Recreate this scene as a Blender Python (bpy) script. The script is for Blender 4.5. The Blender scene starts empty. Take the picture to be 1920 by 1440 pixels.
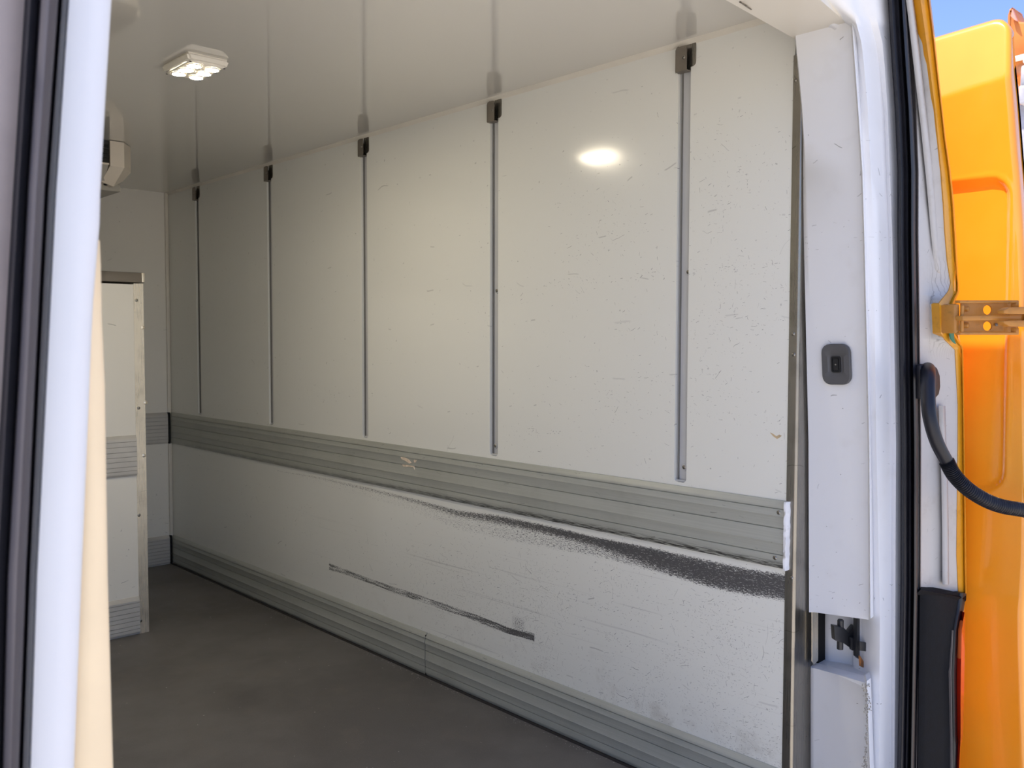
import bpy, bmesh, math, random
from mathutils import Vector, Matrix
random.seed(7)
S = bpy.context.scene
C = S.collection

# ------------------------------------------------------------------ camera (measured from the photograph's own perspective)
FPX, YAW, PITCH, ROLL, CZ = 1700.0, 0.7494831, 0.0473492, 0.0020626, 1.1224034
CAM = Vector((0, 0, CZ))
FW = Vector((math.sin(YAW)*math.cos(PITCH), math.cos(YAW)*math.cos(PITCH), -math.sin(PITCH)))
R0 = Vector((math.cos(YAW), -math.sin(YAW), 0)); U0 = R0.cross(FW)
RT = R0*math.cos(ROLL) + U0*math.sin(ROLL); UP = -R0*math.sin(ROLL) + U0*math.cos(ROLL)
cd = bpy.data.cameras.new('camera'); cam = bpy.data.objects.new('camera', cd); C.objects.link(cam)
m = Matrix((RT, UP, -FW)).transposed().to_4x4(); m.translation = CAM; cam.matrix_world = m
cd.sensor_width = 36; cd.lens = FPX/1920*36; cd.clip_start = 0.05; cd.clip_end = 500
cd.dof.use_dof = True; cd.dof.focus_distance = 2.4; cd.dof.aperture_fstop = 9.0
S.camera = cam

# ------------------------------------------------------------------ sky, sun, exposure
SUN_DIR = Vector((-0.35, 0.25, 1.0)).normalized()      # towards the sun
SUN_POWER, SKY_POWER, EXPOSURE = 7.6, 0.26, 0.12
w = bpy.data.worlds.new('sky'); S.world = w; w.use_nodes = True
nt = w.node_tree; nt.nodes.clear()
sky = nt.nodes.new('ShaderNodeTexSky'); sky.sky_type = 'NISHITA'; sky.sun_disc = False
sky.sun_elevation = math.asin(SUN_DIR.z); sky.sun_rotation = math.atan2(SUN_DIR.x, SUN_DIR.y)
sky.air_density = 1.0; sky.dust_density = 0.6; sky.ozone_density = 2.0
bg = nt.nodes.new('ShaderNodeBackground'); bg.inputs[1].default_value = SKY_POWER
wo = nt.nodes.new('ShaderNodeOutputWorld')
tint = nt.nodes.new('ShaderNodeMix'); tint.data_type = 'RGBA'; tint.blend_type = 'MULTIPLY'; tint.inputs[0].default_value = 1; tint.inputs[7].default_value = (.74, .75, .92, 1)
nt.links.new(sky.outputs[0], tint.inputs[6]); nt.links.new(tint.outputs[2], bg.inputs[0]); nt.links.new(bg.outputs[0], wo.inputs[0])
sd = bpy.data.lights.new('sun', 'SUN'); sd.energy = SUN_POWER; sd.angle = 0.0093; sd.color = (1, .91, .79)
so = bpy.data.objects.new('sun', sd); C.objects.link(so)
so.rotation_euler = SUN_DIR.to_track_quat('Z', 'Y').to_euler(); so.location = (-3, 3, 10)
S.view_settings.view_transform = 'Standard'; S.view_settings.look = 'None'
S.view_settings.exposure = EXPOSURE; S.view_settings.gamma = 1; S.view_settings.use_curve_mapping = False

# ------------------------------------------------------------------ measuring helpers: a pixel of the photograph met with a real plane
def ray(px, py): return FW*FPX + RT*(px-960) + UP*(720-py)
def on(ax, v, px, py):
    d = ray(px, py); return CAM + d*((v-CAM[ax])/d[ax])
def onx(v, px, py): return on(0, v, px, py)
def ony(v, px, py): return on(1, v, px, py)
def onz(v, px, py): return on(2, v, px, py)

H, XW, YB, XL = 1.85, 1.8335, 4.4747, 0.24
RA, RB, RC = 0.764, 0.609, 0.1465      # top / bottom of the waist rail, top of the kick rail
YE = 1.0589                            # rear end of the lining
YP = 3.478; XP = 1.325; ZP = 1.377     # boxed partition by the bulkhead

# ------------------------------------------------------------------ materials
def lin(c):
    return tuple(((v/255)/12.92 if v/255 <= .04045 else ((v/255+.055)/1.055)**2.4) for v in c)
class G:
    """small node-graph writer"""
    def __init__(s, name):
        s.m = bpy.data.materials.new(name); s.m.use_nodes = True; s.t = s.m.node_tree
        s.b = s.t.nodes['Principled BSDF']; s.o = s.t.nodes['Material Output']
    def n(s, kind, **kw):
        q = s.t.nodes.new(kind)
        for k, v in kw.items(): setattr(q, k, v)
        return q
    def put(s, sock, v):
        if hasattr(v, 'is_output') : s.t.links.new(v, sock)
        elif v is not None: sock.default_value = v
    def ma(s, op, a, b=None, c=None, clamp=False):
        q = s.n('ShaderNodeMath', operation=op, use_clamp=clamp)
        s.put(q.inputs[0], a)
        if b is not None: s.put(q.inputs[1], b)
        if c is not None: s.put(q.inputs[2], c)
        return q.outputs[0]
    def sm(s, v, lo, hi, a=0.0, b=1.0):
        q = s.n('ShaderNodeMapRange', interpolation_type='SMOOTHSTEP')
        for i, x in enumerate((v, lo, hi, a, b)): s.put(q.inputs[i], x)
        return q.outputs[0]
    def coord(s): return s.n('ShaderNodeTexCoord').outputs['Object']
    def xyz(s, v):
        q = s.n('ShaderNodeSeparateXYZ'); s.put(q.inputs[0], v); return q.outputs
    def vec(s, x, y, z=0.0):
        q = s.n('ShaderNodeCombineXYZ'); s.put(q.inputs[0], x); s.put(q.inputs[1], y); s.put(q.inputs[2], z); return q.outputs[0]
    def vm(s, op, a, b=None, scale=None):
        q = s.n('ShaderNodeVectorMath', operation=op); s.put(q.inputs[0], a)
        if b is not None: s.put(q.inputs[1], b)
        if scale is not None: s.put(q.inputs['Scale'], scale)
        return q.outputs[0]
    def noise(s, v, scale=1, detail=2, rough=.5, out='Fac'):
        q = s.n('ShaderNodeTexNoise'); s.put(q.inputs['Vector'], v)
        q.inputs['Scale'].default_value = scale; q.inputs['Detail'].default_value = detail; q.inputs['Roughness'].default_value = rough
        return q.outputs[out]
    def mix(s, f, a, b):
        q = s.n('ShaderNodeMix', data_type='RGBA'); s.put(q.inputs[0], f); s.put(q.inputs[6], a); s.put(q.inputs[7], b); return q.outputs[2]
    def curve(s, v, pts):
        q = s.n('ShaderNodeFloatCurve'); s.put(q.inputs['Value'], v); c = q.mapping.curves[0]
        while len(c.points) > 2: c.points.remove(c.points[1])
        c.points[0].location = pts[0]; c.points[1].location = pts[-1]
        for p in pts[1:-1]: c.points.new(*p)
        for p in c.points: p.handle_type = 'VECTOR'
        q.mapping.update(); return q.outputs[0]
    def bump(s, h, dist=.001, strength=.3):
        q = s.n('ShaderNodeBump'); q.inputs['Strength'].default_value = strength; q.inputs['Distance'].default_value = dist
        s.put(q.inputs['Height'], h); s.put(s.b.inputs['Normal'], q.outputs[0])
    def base(s, col, rough=.5, metal=0.0, spec=.5, coat=0.0, coatr=.03):
        s.put(s.b.inputs['Base Color'], col if hasattr(col, 'is_output') else (*col, 1))
        s.put(s.b.inputs['Roughness'], rough); s.b.inputs['Metallic'].default_value = metal
        s.b.inputs['Specular IOR Level'].default_value = spec
        s.b.inputs['Coat Weight'].default_value = coat; s.b.inputs['Coat Roughness'].default_value = coatr
        return s.m
    def scratch(s, v, scale, length, width, dens, a0, ar, seed):
        """short straight strokes scattered one per cell; v is 2D in metres"""
        p = s.vm('ADD', s.vm('SCALE', v, scale=scale), (seed*3.17, seed*7.31, 0))
        wob = s.vm('SCALE', s.vm('SUBTRACT', s.noise(v, scale*1.3, 1, out='Color'), (.5, .5, .5)), scale=.35)
        p = s.vm('MULTIPLY', s.vm('ADD', p, wob), (1, 1, 0))
        q = s.n('ShaderNodeTexVoronoi', voronoi_dimensions='2D'); s.put(q.inputs['Vector'], p); q.inputs['Scale'].default_value = 1
        rnd = s.n('ShaderNodeSeparateColor'); s.put(rnd.inputs[0], q.outputs['Color'])
        d = s.vm('SUBTRACT', p, q.outputs['Position'])
        ro = s.n('ShaderNodeVectorRotate', rotation_type='Z_AXIS'); s.put(ro.inputs['Vector'], d)
        s.put(ro.inputs['Angle'], s.ma('MULTIPLY_ADD', rnd.outputs[0], ar, a0))
        x = s.xyz(ro.outputs[0])
        L = s.ma('MULTIPLY', s.ma('POWER', rnd.outputs[2], 1.8), length)
        ax = s.sm(s.ma('DIVIDE', s.ma('ABSOLUTE', x[0]), s.ma('ADD', L, .02)), .7, 1.1, 1, 0)
        ay = s.sm(s.ma('ABSOLUTE', x[1]), width*.4, width, 1, 0)
        on_ = s.ma('LESS_THAN', rnd.outputs[1], dens)
        return s.ma('MULTIPLY', s.ma('MULTIPLY', s.ma('MULTIPLY', ax, ay), on_), s.ma('MULTIPLY_ADD', rnd.outputs[0], .75, .25))

def mat(name, rgb, rough=.5, metal=0.0, spec=.5, coat=0.0, var=.04, scale=6, bump=0.0, bscale=200):
    g = G(name); c = lin(rgb); co = g.coord()
    n = g.noise(co, scale, 4, .6)
    f = g.sm(n, .3, .7)
    col = g.mix(f, (*[v*(1-var) for v in c], 1), (*[min(1, v*(1+var)) for v in c], 1))
    g.base(col, g.ma('MULTIPLY_ADD', n, .12, rough-.06), metal, spec, coat)
    if bump: g.bump(g.noise(co, bscale, 2), .001, bump)
    return g.m

# --- white gel-coat lining of the side wall, with its scuffs where they are
def band_curves(pts):
    """pts: (px, py_top, py_bottom) on the side wall -> normalised curve points over y and z"""
    T, B = [], []
    for px, a, b in pts:
        P, Q = onx(XW, px, a), onx(XW, px, b); T.append((P.y, P.z)); B.append((Q.y, Q.z))
    return sorted(T), sorted(B)
def lining_material():
    g = G('white_gelcoat_wall'); co = g.coord(); x, y, z = g.xyz(co)[0], g.xyz(co)[1], g.xyz(co)[2]
    v = g.vec(y, z)
    col = (*lin((234, 234, 227)), 1)
    yn = g.ma('DIVIDE', y, 5.0)                 # 0..1 for curves
    def band(pts, soft=.006):
        T, B = band_curves(pts)
        t = g.curve(yn, [(0, T[0][1])] + [(a/5, b) for a, b in T] + [(1, T[-1][1])])
        b = g.curve(yn, [(0, B[0][1])] + [(a/5, b) for a, b in B] + [(1, B[-1][1])])
        f = g.ma('DIVIDE', g.ma('SUBTRACT', z, b), g.ma('MAXIMUM', g.ma('SUBTRACT', t, b), .001))   # 0 bottom .. 1 top
        ya, yb = min(T[0][0], B[0][0]), max(T[-1][0], B[-1][0])
        inside = g.ma('MULTIPLY', g.ma('GREATER_THAN', y, ya-.02), g.ma('LESS_THAN', y, yb))
        return f, inside
    # general grime: faint long horizontal streaks, stronger low down and to the rear
    low = g.sm(z, .62, .45, 0, 1); rear = g.sm(y, 3.3, 1.3, 0, 1)
    st = g.sm(g.noise(g.vec(g.ma('MULTIPLY', y, 1.1), g.ma('MULTIPLY', g.ma('MULTIPLY_ADD', y, .012, z), 75)), 1, 3, .6), .60, .74)
    stm = g.ma('MULTIPLY', st, g.ma('MULTIPLY', low, g.ma('MULTIPLY_ADD', rear, .42, .06)))
    col = g.mix(stm, col, (*lin((120, 118, 116)), 1))
    dirt = g.sm(g.noise(v, 9, 5, .65), .52, .72)
    kick = g.sm(z, .34, .16, 0, 1)
    col = g.mix(g.ma('MULTIPLY', dirt, g.ma('MULTIPLY', g.ma('MULTIPLY', kick, rear), .30)), col, (*lin((150, 140, 122)), 1))
    # scratches
    patch = g.sm(g.noise(v, 4.5, 3), .42, .64)
    zone_low = g.ma('MULTIPLY', g.ma('MULTIPLY', g.sm(z, .60, .42, 0, 1), g.sm(y, 2.9, 1.5, .08, 1)), g.ma('MULTIPLY_ADD', patch, .8, .2))
    hi_rear = g.ma('MULTIPLY', g.sm(y, 2.3, 1.2, .02, .34), g.sm(z, 1.78, 1.45, .08, 1))
    dens = g.ma('MAXIMUM', g.ma('MULTIPLY', zone_low, 1.15), g.ma('MULTIPLY', hi_rear, g.ma('MULTIPLY_ADD', patch, .75, .1)))
    specs = [(22, .50, .014, .55, 0, 6.28, 1), (48, .50, .024, .60, -.9, 1.6, 2), (95, .48, .045, .75, -.5, 1.0, 3), (11, .55, .006, .45, .3, 1.4, 4), (64, .50, .030, .40, 1.1, .9, 6), (140, .5, .06, .55, 0, 6.28, 7)]
    tot = None
    for sc, L, wd, k, a0, ar, sd_ in specs:
        q = g.scratch(v, sc, L, wd, g.ma('MULTIPLY', dens, k), a0, ar, sd_)
        q = g.ma('MULTIPLY', q, .92 if sc > 20 else .5)
        tot = q if tot is None else g.ma('MAXIMUM', tot, q)
    # rub lines at load height (rows of little knocks) on the rear half of the wall
    for z0, hw_, dd, y0, y1, sd_ in ((1.300, .010, .75, 1.55, 1.06, 11), (1.283, .012, .50, 1.95, 1.35, 15), (.945, .012, .30, 1.9, 1.06, 12), (.862, .010, .55, 2.06, 1.78, 13), (.93, .02, .25, 3.4, 2.7, 16), (.33, .018, .8, 1.75, 1.35, 14), (.40, .015, .7, 2.0, 1.5, 17)):
        dz = g.ma('ABSOLUTE', g.ma('SUBTRACT', z, z0))
        mk = g.ma('MULTIPLY', g.sm(dz, hw_*.3, hw_*1.5, 1, 0), g.sm(y, y0, y0-(y0-y1)*.35, 0, dd))
        mk = g.ma('MULTIPLY', mk, g.ma('MULTIPLY', g.ma('GREATER_THAN', y, y1-.02), g.sm(g.noise(v, 26, 2), .35, .6)))
        q = g.scratch(v, 120, .55, .12, mk, -.9, 1.8, sd_)
        tot = g.ma('MAXIMUM', tot, g.ma('MULTIPLY', q, .7))
    # specks
    q = g.scratch(v, 13, .03, .03, .22, 0, 6.28, 21); tot = g.ma('MAXIMUM', tot, g.ma('MULTIPLY', q, .45))
    q = g.scratch(v, 8, .22, .02, g.ma('MULTIPLY', g.sm(y, 4.4, 2.0, .02, .3), 1), -.3, .6, 22); tot = g.ma('MAXIMUM', tot, g.ma('MULTIPLY', q, .35))
    col = g.mix(tot, col, (*lin((78, 74, 74)), 1))
    # the big black rubber scuff under the waist rail
    f, ins = band([(520, 881, 889), (600, 892, 912), (700, 914, 940), (760, 928, 957), (860, 952, 1000), (940, 962, 1018), (1040, 984, 1036), (1115, 1003, 1048), (1220, 1022, 1076), (1340, 1047, 1112), (1400, 1060, 1124), (1478, 1072, 1136)])
    fibre = g.noise(g.vec(g.ma('MULTIPLY', y, 80), g.ma('MULTIPLY', z, 640)), 1, 4, .65)
    speck = g.noise(g.vec(g.ma('MULTIPLY', y, 240), g.ma('MULTIPLY', z, 420)), 1, 3, .6)
    prof = g.ma('MULTIPLY', g.sm(f, -.08, .22), g.sm(f, 1.08, .82, 0, 1))
    core = g.sm(g.ma('ABSOLUTE', g.ma('SUBTRACT', f, g.sm(y, 1.7, 1.3, .80, .55))), .02, g.sm(y, 1.9, 1.25, .28, .62), 1, 0)
    amount = g.curve(g.ma('DIVIDE', y, 5.0), [(0, .58), (1.30/5, .71), (1.55/5, .69), (1.8/5, .62), (2.15/5, .52), (2.6/5, .44), (3.3/5, .32), (1, .2)])
    level = g.ma('MULTIPLY', prof, g.ma('ADD', g.ma('MULTIPLY', amount, .66), g.ma('MULTIPLY', core, g.sm(y, 2.7, 1.7, .16, .27))))
    thr = g.ma('SUBTRACT', 1.0, level)
    tex = g.ma('ADD', g.ma('MULTIPLY', fibre, .62), g.ma('MULTIPLY', speck, .38))
    sc1 = g.ma('MULTIPLY', g.sm(g.ma('SUBTRACT', g.ma('MULTIPLY_ADD', tex, 1.9, -.42), g.ma('MULTIPLY', thr, .92)), -.02, .14), ins)
    nick = g.scratch(v, 50, .5, .022, .75, -.9, 1.3, 31)
    nick2 = g.scratch(v, 95, .5, .035, .7, -.6, 1.0, 32)
    sc1 = g.ma('MULTIPLY', sc1, g.ma('SUBTRACT', 1, g.ma('MULTIPLY', g.ma('MAXIMUM', nick, nick2), .75)))
    col = g.mix(g.ma('MULTIPLY', sc1, .93), col, (*lin((52, 50, 54)), 1))
    # the lower, narrow scuff
    f, ins = band([(617, 1052, 1071), (647, 1064, 1080), (700, 1084, 1099), (735, 1096, 1113), (793, 1114, 1133), (852, 1135, 1154), (910, 1155, 1175), (950, 1172, 1190), (993, 1182, 1203)])
    prof = g.ma('MULTIPLY', g.sm(f, -.05, .25), g.sm(f, 1.05, .7, 0, 1))
    lines = g.noise(g.vec(g.ma('MULTIPLY', y, 9), g.ma('MULTIPLY', g.ma('MULTIPLY_ADD', y, -.0, f), 5)), 1, 3, .7)
    tex = g.ma('ADD', g.ma('MULTIPLY', lines, .45), g.ma('MULTIPLY', speck, .55))
    amt = g.ma('MAXIMUM', g.sm(y, 2.25, 1.95, .55, .68), g.sm(y, 2.85, 3.05, 0, .64))
    sc2 = g.ma('MULTIPLY', g.sm(g.ma('SUBTRACT', g.ma('MULTIPLY_ADD', tex, 1.8, -.38), g.ma('SUBTRACT', 1, g.ma('MULTIPLY', prof, amt))), -.04, .16), ins)
    col = g.mix(g.ma('MULTIPLY', sc2, .9), col, (*lin((56, 54, 58)), 1))
    P = onx(XW, 972, 1170)
    blot = g.ma('MULTIPLY', g.sm(g.ma('ABSOLUTE', g.ma('SUBTRACT', y, P.y)), .012, .035, 1, 0), g.sm(g.ma('ABSOLUTE', g.ma('SUBTRACT', z, P.z)), .008, .028, 1, 0))
    col = g.mix(g.ma('MULTIPLY', g.ma('MULTIPLY', blot, g.sm(speck, .45, .6)), .7), col, (*lin((70, 68, 70)), 1))
    rough = g.ma('ADD', .07, g.ma('ADD', g.ma('MULTIPLY', g.sm(y, 2.0, 1.2, 0, 1), .13), g.ma('MULTIPLY', g.ma('MAXIMUM', sc1, tot), .4)))
    g.base(col, rough, 0, .5)
    g.bump(g.noise(co, 2.2, 2), .004, .06)
    return g.m
M = {}
M['wall'] = lining_material()
def plain_lining(name, rough, rgb=(243, 239, 228)):
    g = G(name); co = g.coord(); x = g.xyz(co)
    v = g.vec(g.ma('ADD', x[0], x[1]), x[2])
    s1 = g.scratch(v, 9, .2, .015, .18, -.2, .4, 5); s2 = g.scratch(v, 14, .03, .03, .12, 0, 6.28, 8)
    low = g.sm(x[2], .65, .2, 0, 1)
    s3 = g.scratch(v, 40, .4, .05, g.ma('MULTIPLY', low, .25), 0, 6.28, 9)
    t = g.ma('MULTIPLY', g.ma('MAXIMUM', s3, g.ma('MAXIMUM', s1, s2)), .6)
    g.base(g.mix(t, (*lin(rgb), 1), (*lin((90, 85, 80)), 1)), rough, 0, .5)
    g.bump(g.noise(co, 2.0, 2), .004, .06)
    return g.m
M['ceil'] = plain_lining('glossy_cream_ceiling', .06, (216, 212, 203)); M['ceil'].node_tree.nodes['Principled BSDF'].inputs['Coat Weight'].default_value = .6
M['bulk'] = plain_lining('cream_bulkhead', .22)
M['cove'] = mat('pale_sealant', (226, 220, 206), .45)
def alu_material():
    g = G('grey_aluminium_profile'); co = g.coord(); x = g.xyz(co); y, z = x[1], x[2]
    br = g.noise(g.vec(g.ma('MULTIPLY', g.ma('ADD', x[0], y), 3), g.ma('MULTIPLY', z, 260)), 1, 3, .6)
    blot = g.noise(co, 5, 4, .6)
    col = g.mix(g.sm(br, .3, .7), (*lin((177, 179, 171)), 1), (*lin((184, 186, 178)), 1))
    col = g.mix(g.ma('MULTIPLY', g.sm(blot, .45, .75), .16), col, (*lin((120, 118, 108)), 1))
    v = g.vec(g.ma('ADD', x[0], y), z)
    s1 = g.scratch(v, 45, .5, .05, .10, -.5, 1.0, 3); s2 = g.scratch(v, 20, .3, .02, .15, -.15, .3, 4)
    col = g.mix(g.ma('MULTIPLY', g.ma('MAXIMUM', s1, s2), .6), col, (*lin((80, 78, 74)), 1))
    # rubber soot on the lower lip of the waist rail towards the rear
    lip = g.ma('MULTIPLY', g.ma('MULTIPLY', g.sm(z, .632, .616, 0, 1), g.ma('GREATER_THAN', z, .5)), g.ma('MULTIPLY', g.sm(y, 3.3, 1.5, .25, 1), g.ma('LESS_THAN', x[1], 4.3)))
    sn = g.noise(g.vec(g.ma('MULTIPLY', y, 20), g.ma('MULTIPLY', z, 300)), 1, 4, .65)
    col = g.mix(g.ma('MULTIPLY', lip, g.sm(sn, .40, .58)), col, (*lin((52, 50, 48)), 1))
    g.base(col, .45, .2, .5); g.bump(br, .0003, .12)
    return g.m
M['alu'] = alu_material()
M['alu_light'] = mat('pale_aluminium_profile', (204, 200, 192), .45, .15, var=.06, scale=8)
def steel(name, rgb=(150, 146, 138), rough=.28, aniso=True):
    g = G(name); co = g.coord(); x = g.xyz(co)
    br = g.noise(g.vec(g.ma('MULTIPLY', x[0], 300), g.ma('MULTIPLY', x[1], 300), g.ma('MULTIPLY', x[2], 4)), 1, 3, .6)
    dent = g.noise(co, 9, 3, .5)
    col = g.mix(g.sm(g.noise(co, 14, 4), .5, .75), (*lin(rgb), 1), (*[v*.8 for v in lin(rgb)], 1))
    v = g.vec(g.ma('ADD', x[0], x[1]), x[2])
    s1 = g.scratch(v, 24, .45, .03, .22, -.3, .6, 3)
    col = g.mix(g.ma('MULTIPLY', s1, .55), col, (*lin((60, 56, 52)), 1))
    g.base(col, g.ma('MULTIPLY_ADD', br, .15, rough-.07), .95)
    g.bump(g.ma('MULTIPLY_ADD', br, .04, dent), .004, .35)
    return g.m
M['steel'] = steel('brushed_stainless')
M['steel_box'] = steel('dented_stainless', (232, 222, 202), .28); M['steel_box'].node_tree.nodes['Principled BSDF'].inputs['Metallic'].default_value = .6
M['clip'] = steel('dull_stainless_clip', (138, 130, 120), .42); M['clip'].node_tree.nodes['Principled BSDF'].inputs['Metallic'].default_value = .6
M['slot'] = mat('white_plastic_channel', (196, 197, 198), .35, var=.03)
M['shade_line'] = mat('grey_shade_line', (120, 118, 114), .6)
def floor_material():
    g = G('dark_grit_floor'); co = g.coord(); x = g.xyz(co)
    a = g.noise(co, 1.6, 5, .6); b = g.noise(co, 7, 4, .6); c = g.noise(co, 420, 2, .5)
    col = g.mix(g.sm(a, .35, .65), (*lin((98, 94, 90)), 1), (*lin((118, 114, 110)), 1))
    col = g.mix(g.ma('MULTIPLY', g.sm(b, .5, .75), .35), col, (*lin((126, 119, 110)), 1))
    col = g.mix(g.ma('MULTIPLY', g.sm(c, .55, .75), .4), col, (*lin((140, 137, 132)), 1))
    v = g.vec(x[0], x[1])
    s1 = g.scratch(v, 16, .25, .012, .25, 0, 6.28, 5)
    col = g.mix(g.ma('MULTIPLY', s1, .35), col, (*lin((150, 148, 144)), 1))
    g.base(col, g.ma('MULTIPLY_ADD', b, .25, .38), 0, .4); g.bump(c, .0008, .5)
    return g.m
M['floor'] = floor_material()
def painted_white():
    g = G('white_van_paint'); co = g.coord(); x = g.xyz(co)
    v = g.vec(g.ma('ADD', x[0], x[1]), x[2])
    zone = g.ma('MAXIMUM', g.sm(g.ma('ABSOLUTE', g.ma('SUBTRACT', x[2], 1.34)), .02, .07, .55, .06), g.sm(g.ma('ABSOLUTE', g.ma('SUBTRACT', x[2], .57)), .02, .06, .5, .04))
    zone = g.ma('MULTIPLY', zone, g.sm(g.noise(v, 14, 3), .4, .65))
    s1 = g.scratch(v, 75, .5, .06, zone, -.4, 1.5, 3); s2 = g.scratch(v, 34, .3, .04, .07, 0, 6.28, 6)
    t = g.ma('MULTIPLY', g.ma('MAXIMUM', s1, s2), .7)
    dirt = g.ma('MULTIPLY', g.sm(g.noise(co, 16, 4), .55, .8), .12)
    col = g.mix(dirt, (*lin((228, 229, 232)), 1), (*lin((180, 172, 160)), 1))
    g.base(g.mix(t, col, (*lin((70, 68, 70)), 1)), .34, 0, .5); g.bump(g.noise(co, 25, 2), .002, .06)
    return g.m
M['white'] = painted_white()
def outer_white():
    g = G('grubby_white_body_paint'); co = g.coord(); x = g.xyz(co)
    v = g.vec(g.ma('MULTIPLY', x[0], 1), x[2])
    wv = g.n('ShaderNodeTexWave', wave_type='BANDS', bands_direction='X'); g.put(wv.inputs['Vector'], g.vm('ADD', co, g.vm('SCALE', g.noise(co, 6, 2, out='Color'), scale=.12)))
    wv.inputs['Scale'].default_value = 42; wv.inputs['Distortion'].default_value = 2.0; wv.inputs['Detail'].default_value = 2
    z0 = g.ma('MULTIPLY', g.sm(g.ma('ABSOLUTE', g.ma('SUBTRACT', x[2], 1.20)), .06, .13, 1, 0), g.sm(x[0], 2.01, 2.025, 0, 1))
    rip = g.ma('MULTIPLY', g.sm(wv.outputs[0], .12, .0), z0)
    col = g.mix(g.ma('MULTIPLY', g.sm(g.noise(co, 12, 5, .7), .5, .75), .35), (*lin((190, 187, 184)), 1), (*lin((150, 140, 128)), 1))
    s1 = g.scratch(v, 60, .4, .05, .12, 0, 6.28, 3)
    col = g.mix(g.ma('MULTIPLY', s1, .6), col, (*lin((80, 74, 70)), 1))
    col = g.mix(g.ma('MULTIPLY', rip, .45), col, (*lin((110, 104, 100)), 1))
    g.base(col, .45, 0, .45); g.bump(g.noise(co, 50, 3), .002, .15)
    return g.m
M['outer'] = outer_white()
M['clean'] = mat('clean_white_paint', (232, 233, 236), .35, var=.01)
M['cream'] = mat('cream_pillar_strip', (250, 226, 186), .35, var=.02, scale=14)  # even cream tone for the strip beside the white pillar flange
M['rubber'] = mat('black_rubber', (30, 30, 36), .42, var=.15, scale=30, spec=.45)
M['rubber_grey'] = mat('grey_rubber_lip', (92, 86, 84), .55, var=.1, scale=40)
M['brown_edge'] = mat('taupe_door_edge', (170, 158, 154), .5, var=.1)
M['yellow'] = None
def yellow_paint(name, rgb, rough=.22, coat=.8, dull=0.0):
    g = G(name); co = g.coord(); n = g.noise(co, 3.5, 3, .5)
    c = lin(rgb); c2 = (c[0], c[1]*1.12, c[2]*1.6)
    col = g.mix(g.sm(n, .4, .7), (*c, 1), (*c2, 1))
    if dull: col = g.mix(g.ma('MULTIPLY', g.sm(g.noise(co, 45, 4, .7), .5, .8), dull), col, (*lin((110, 78, 30)), 1))
    g.base(col, rough, 0, .5, coat, .06); g.bump(g.noise(co, 5, 2), .003, .08)
    return g.m
M['yellow'] = yellow_paint('yellow_orange_door_paint', (255, 160, 34))
M['yellow_edge'] = yellow_paint('ochre_body_paint', (214, 146, 22), .4, .3, .3)
M['hinge'] = yellow_paint('overpainted_hinge', (186, 124, 44), .42, .2, .5)
M['teal'] = mat('green_primer', (14, 128, 110), .5)
M['button'] = mat('charcoal_plastic', (84, 84, 86), .55, var=.05, bump=.2, bscale=900)
M['black'] = mat('black_plastic', (26, 27, 31), .45, var=.15, scale=20)
M['black_metal'] = mat('black_painted_steel', (40, 41, 44), .38, spec=.5, var=.1)
M['dark'] = mat('dark_cavity', (14, 14, 16), .9)
M['bumper'] = mat('black_lamp_housing', (15, 17, 23), .6, 0, .12, var=.2, scale=60, bump=.3, bscale=500)
M['evap'] = mat('beige_plastic_housing', (222, 212, 196), .4)
M['grille'] = mat('black_grille', (24, 23, 22), .5)
M['grey_panel'] = mat('grey_plastic_panel', (170, 166, 156), .5)
M['rust'] = mat('rust_patch', (150, 98, 52), .8, var=.4, scale=60)
M['tape'] = mat('tan_tape_residue', (198, 176, 140), .7, var=.15, scale=60)
M['sticker'] = mat('peach_sticker_residue', (232, 214, 192), .7, var=.2, scale=80)
M['lampwhite'] = mat('white_lamp_plastic', (236, 230, 216), .35)
M['ground'] = mat('pale_concrete_ground', (205, 200, 188), .9, var=.12, scale=.8)
M['orange'] = mat('orange_machine_paint', (214, 126, 52), .4, var=.15, scale=4)
M['pink'] = mat('pale_salmon_paint', (232, 160, 140), .4)
M['chalky'] = mat('chalky_grey_steel', (178, 178, 184), .6, var=.2, scale=8)
M['whiterod'] = mat('white_enamel_rod', (238, 236, 226), .4)
g = G('red_lens'); g.base(lin((255, 62, 34)), .3, 0, .5, 1.0, .02); M['red'] = g.m
g = G('amber_lens'); g.base(lin((255, 122, 62)), .3, 0, .5, 1.0, .02); M['amber'] = g.m
g = G('led_lens'); g.base((1, 1, 1), .3); g.b.inputs['Emission Color'].default_value = (1, .88, .66, 1); g.b.inputs['Emission Strength'].default_value = 330; M['led'] = g.m

# ------------------------------------------------------------------ object helpers
def tag(o, label=None, cat=None, group=None, kind=None):
    if label: o['label'] = label
    if cat: o['category'] = cat
    if group: o['group'] = group
    if kind: o['kind'] = kind
    return o
def empty(name, loc=(0, 0, 0), **k):
    o = bpy.data.objects.new(name, None); C.objects.link(o); o.location = loc; o.empty_display_size = .05
    return tag(o, **k)
def link(name, me, material, parent=None, smooth=True, angle=35):
    for p in me.polygons: p.use_smooth = smooth
    if smooth: me.set_sharp_from_angle(angle=math.radians(angle))
    if material:
        for q in (material if isinstance(material, (list, tuple)) else [material]): me.materials.append(q)
    o = bpy.data.objects.new(name, me); C.objects.link(o)
    if parent:
        o.parent = parent; o.matrix_parent_inverse = Matrix.Translation(-parent.location)
    return o
def pyd(name, V, F, material, parent=None, **k):
    me = bpy.data.meshes.new(name); me.from_pydata([tuple(v) for v in V], [], F); me.update()
    b = bmesh.new(); b.from_mesh(me); bmesh.ops.recalc_face_normals(b, faces=b.faces); b.to_mesh(me); b.free()
    return link(name, me, material, parent, **k)
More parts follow.
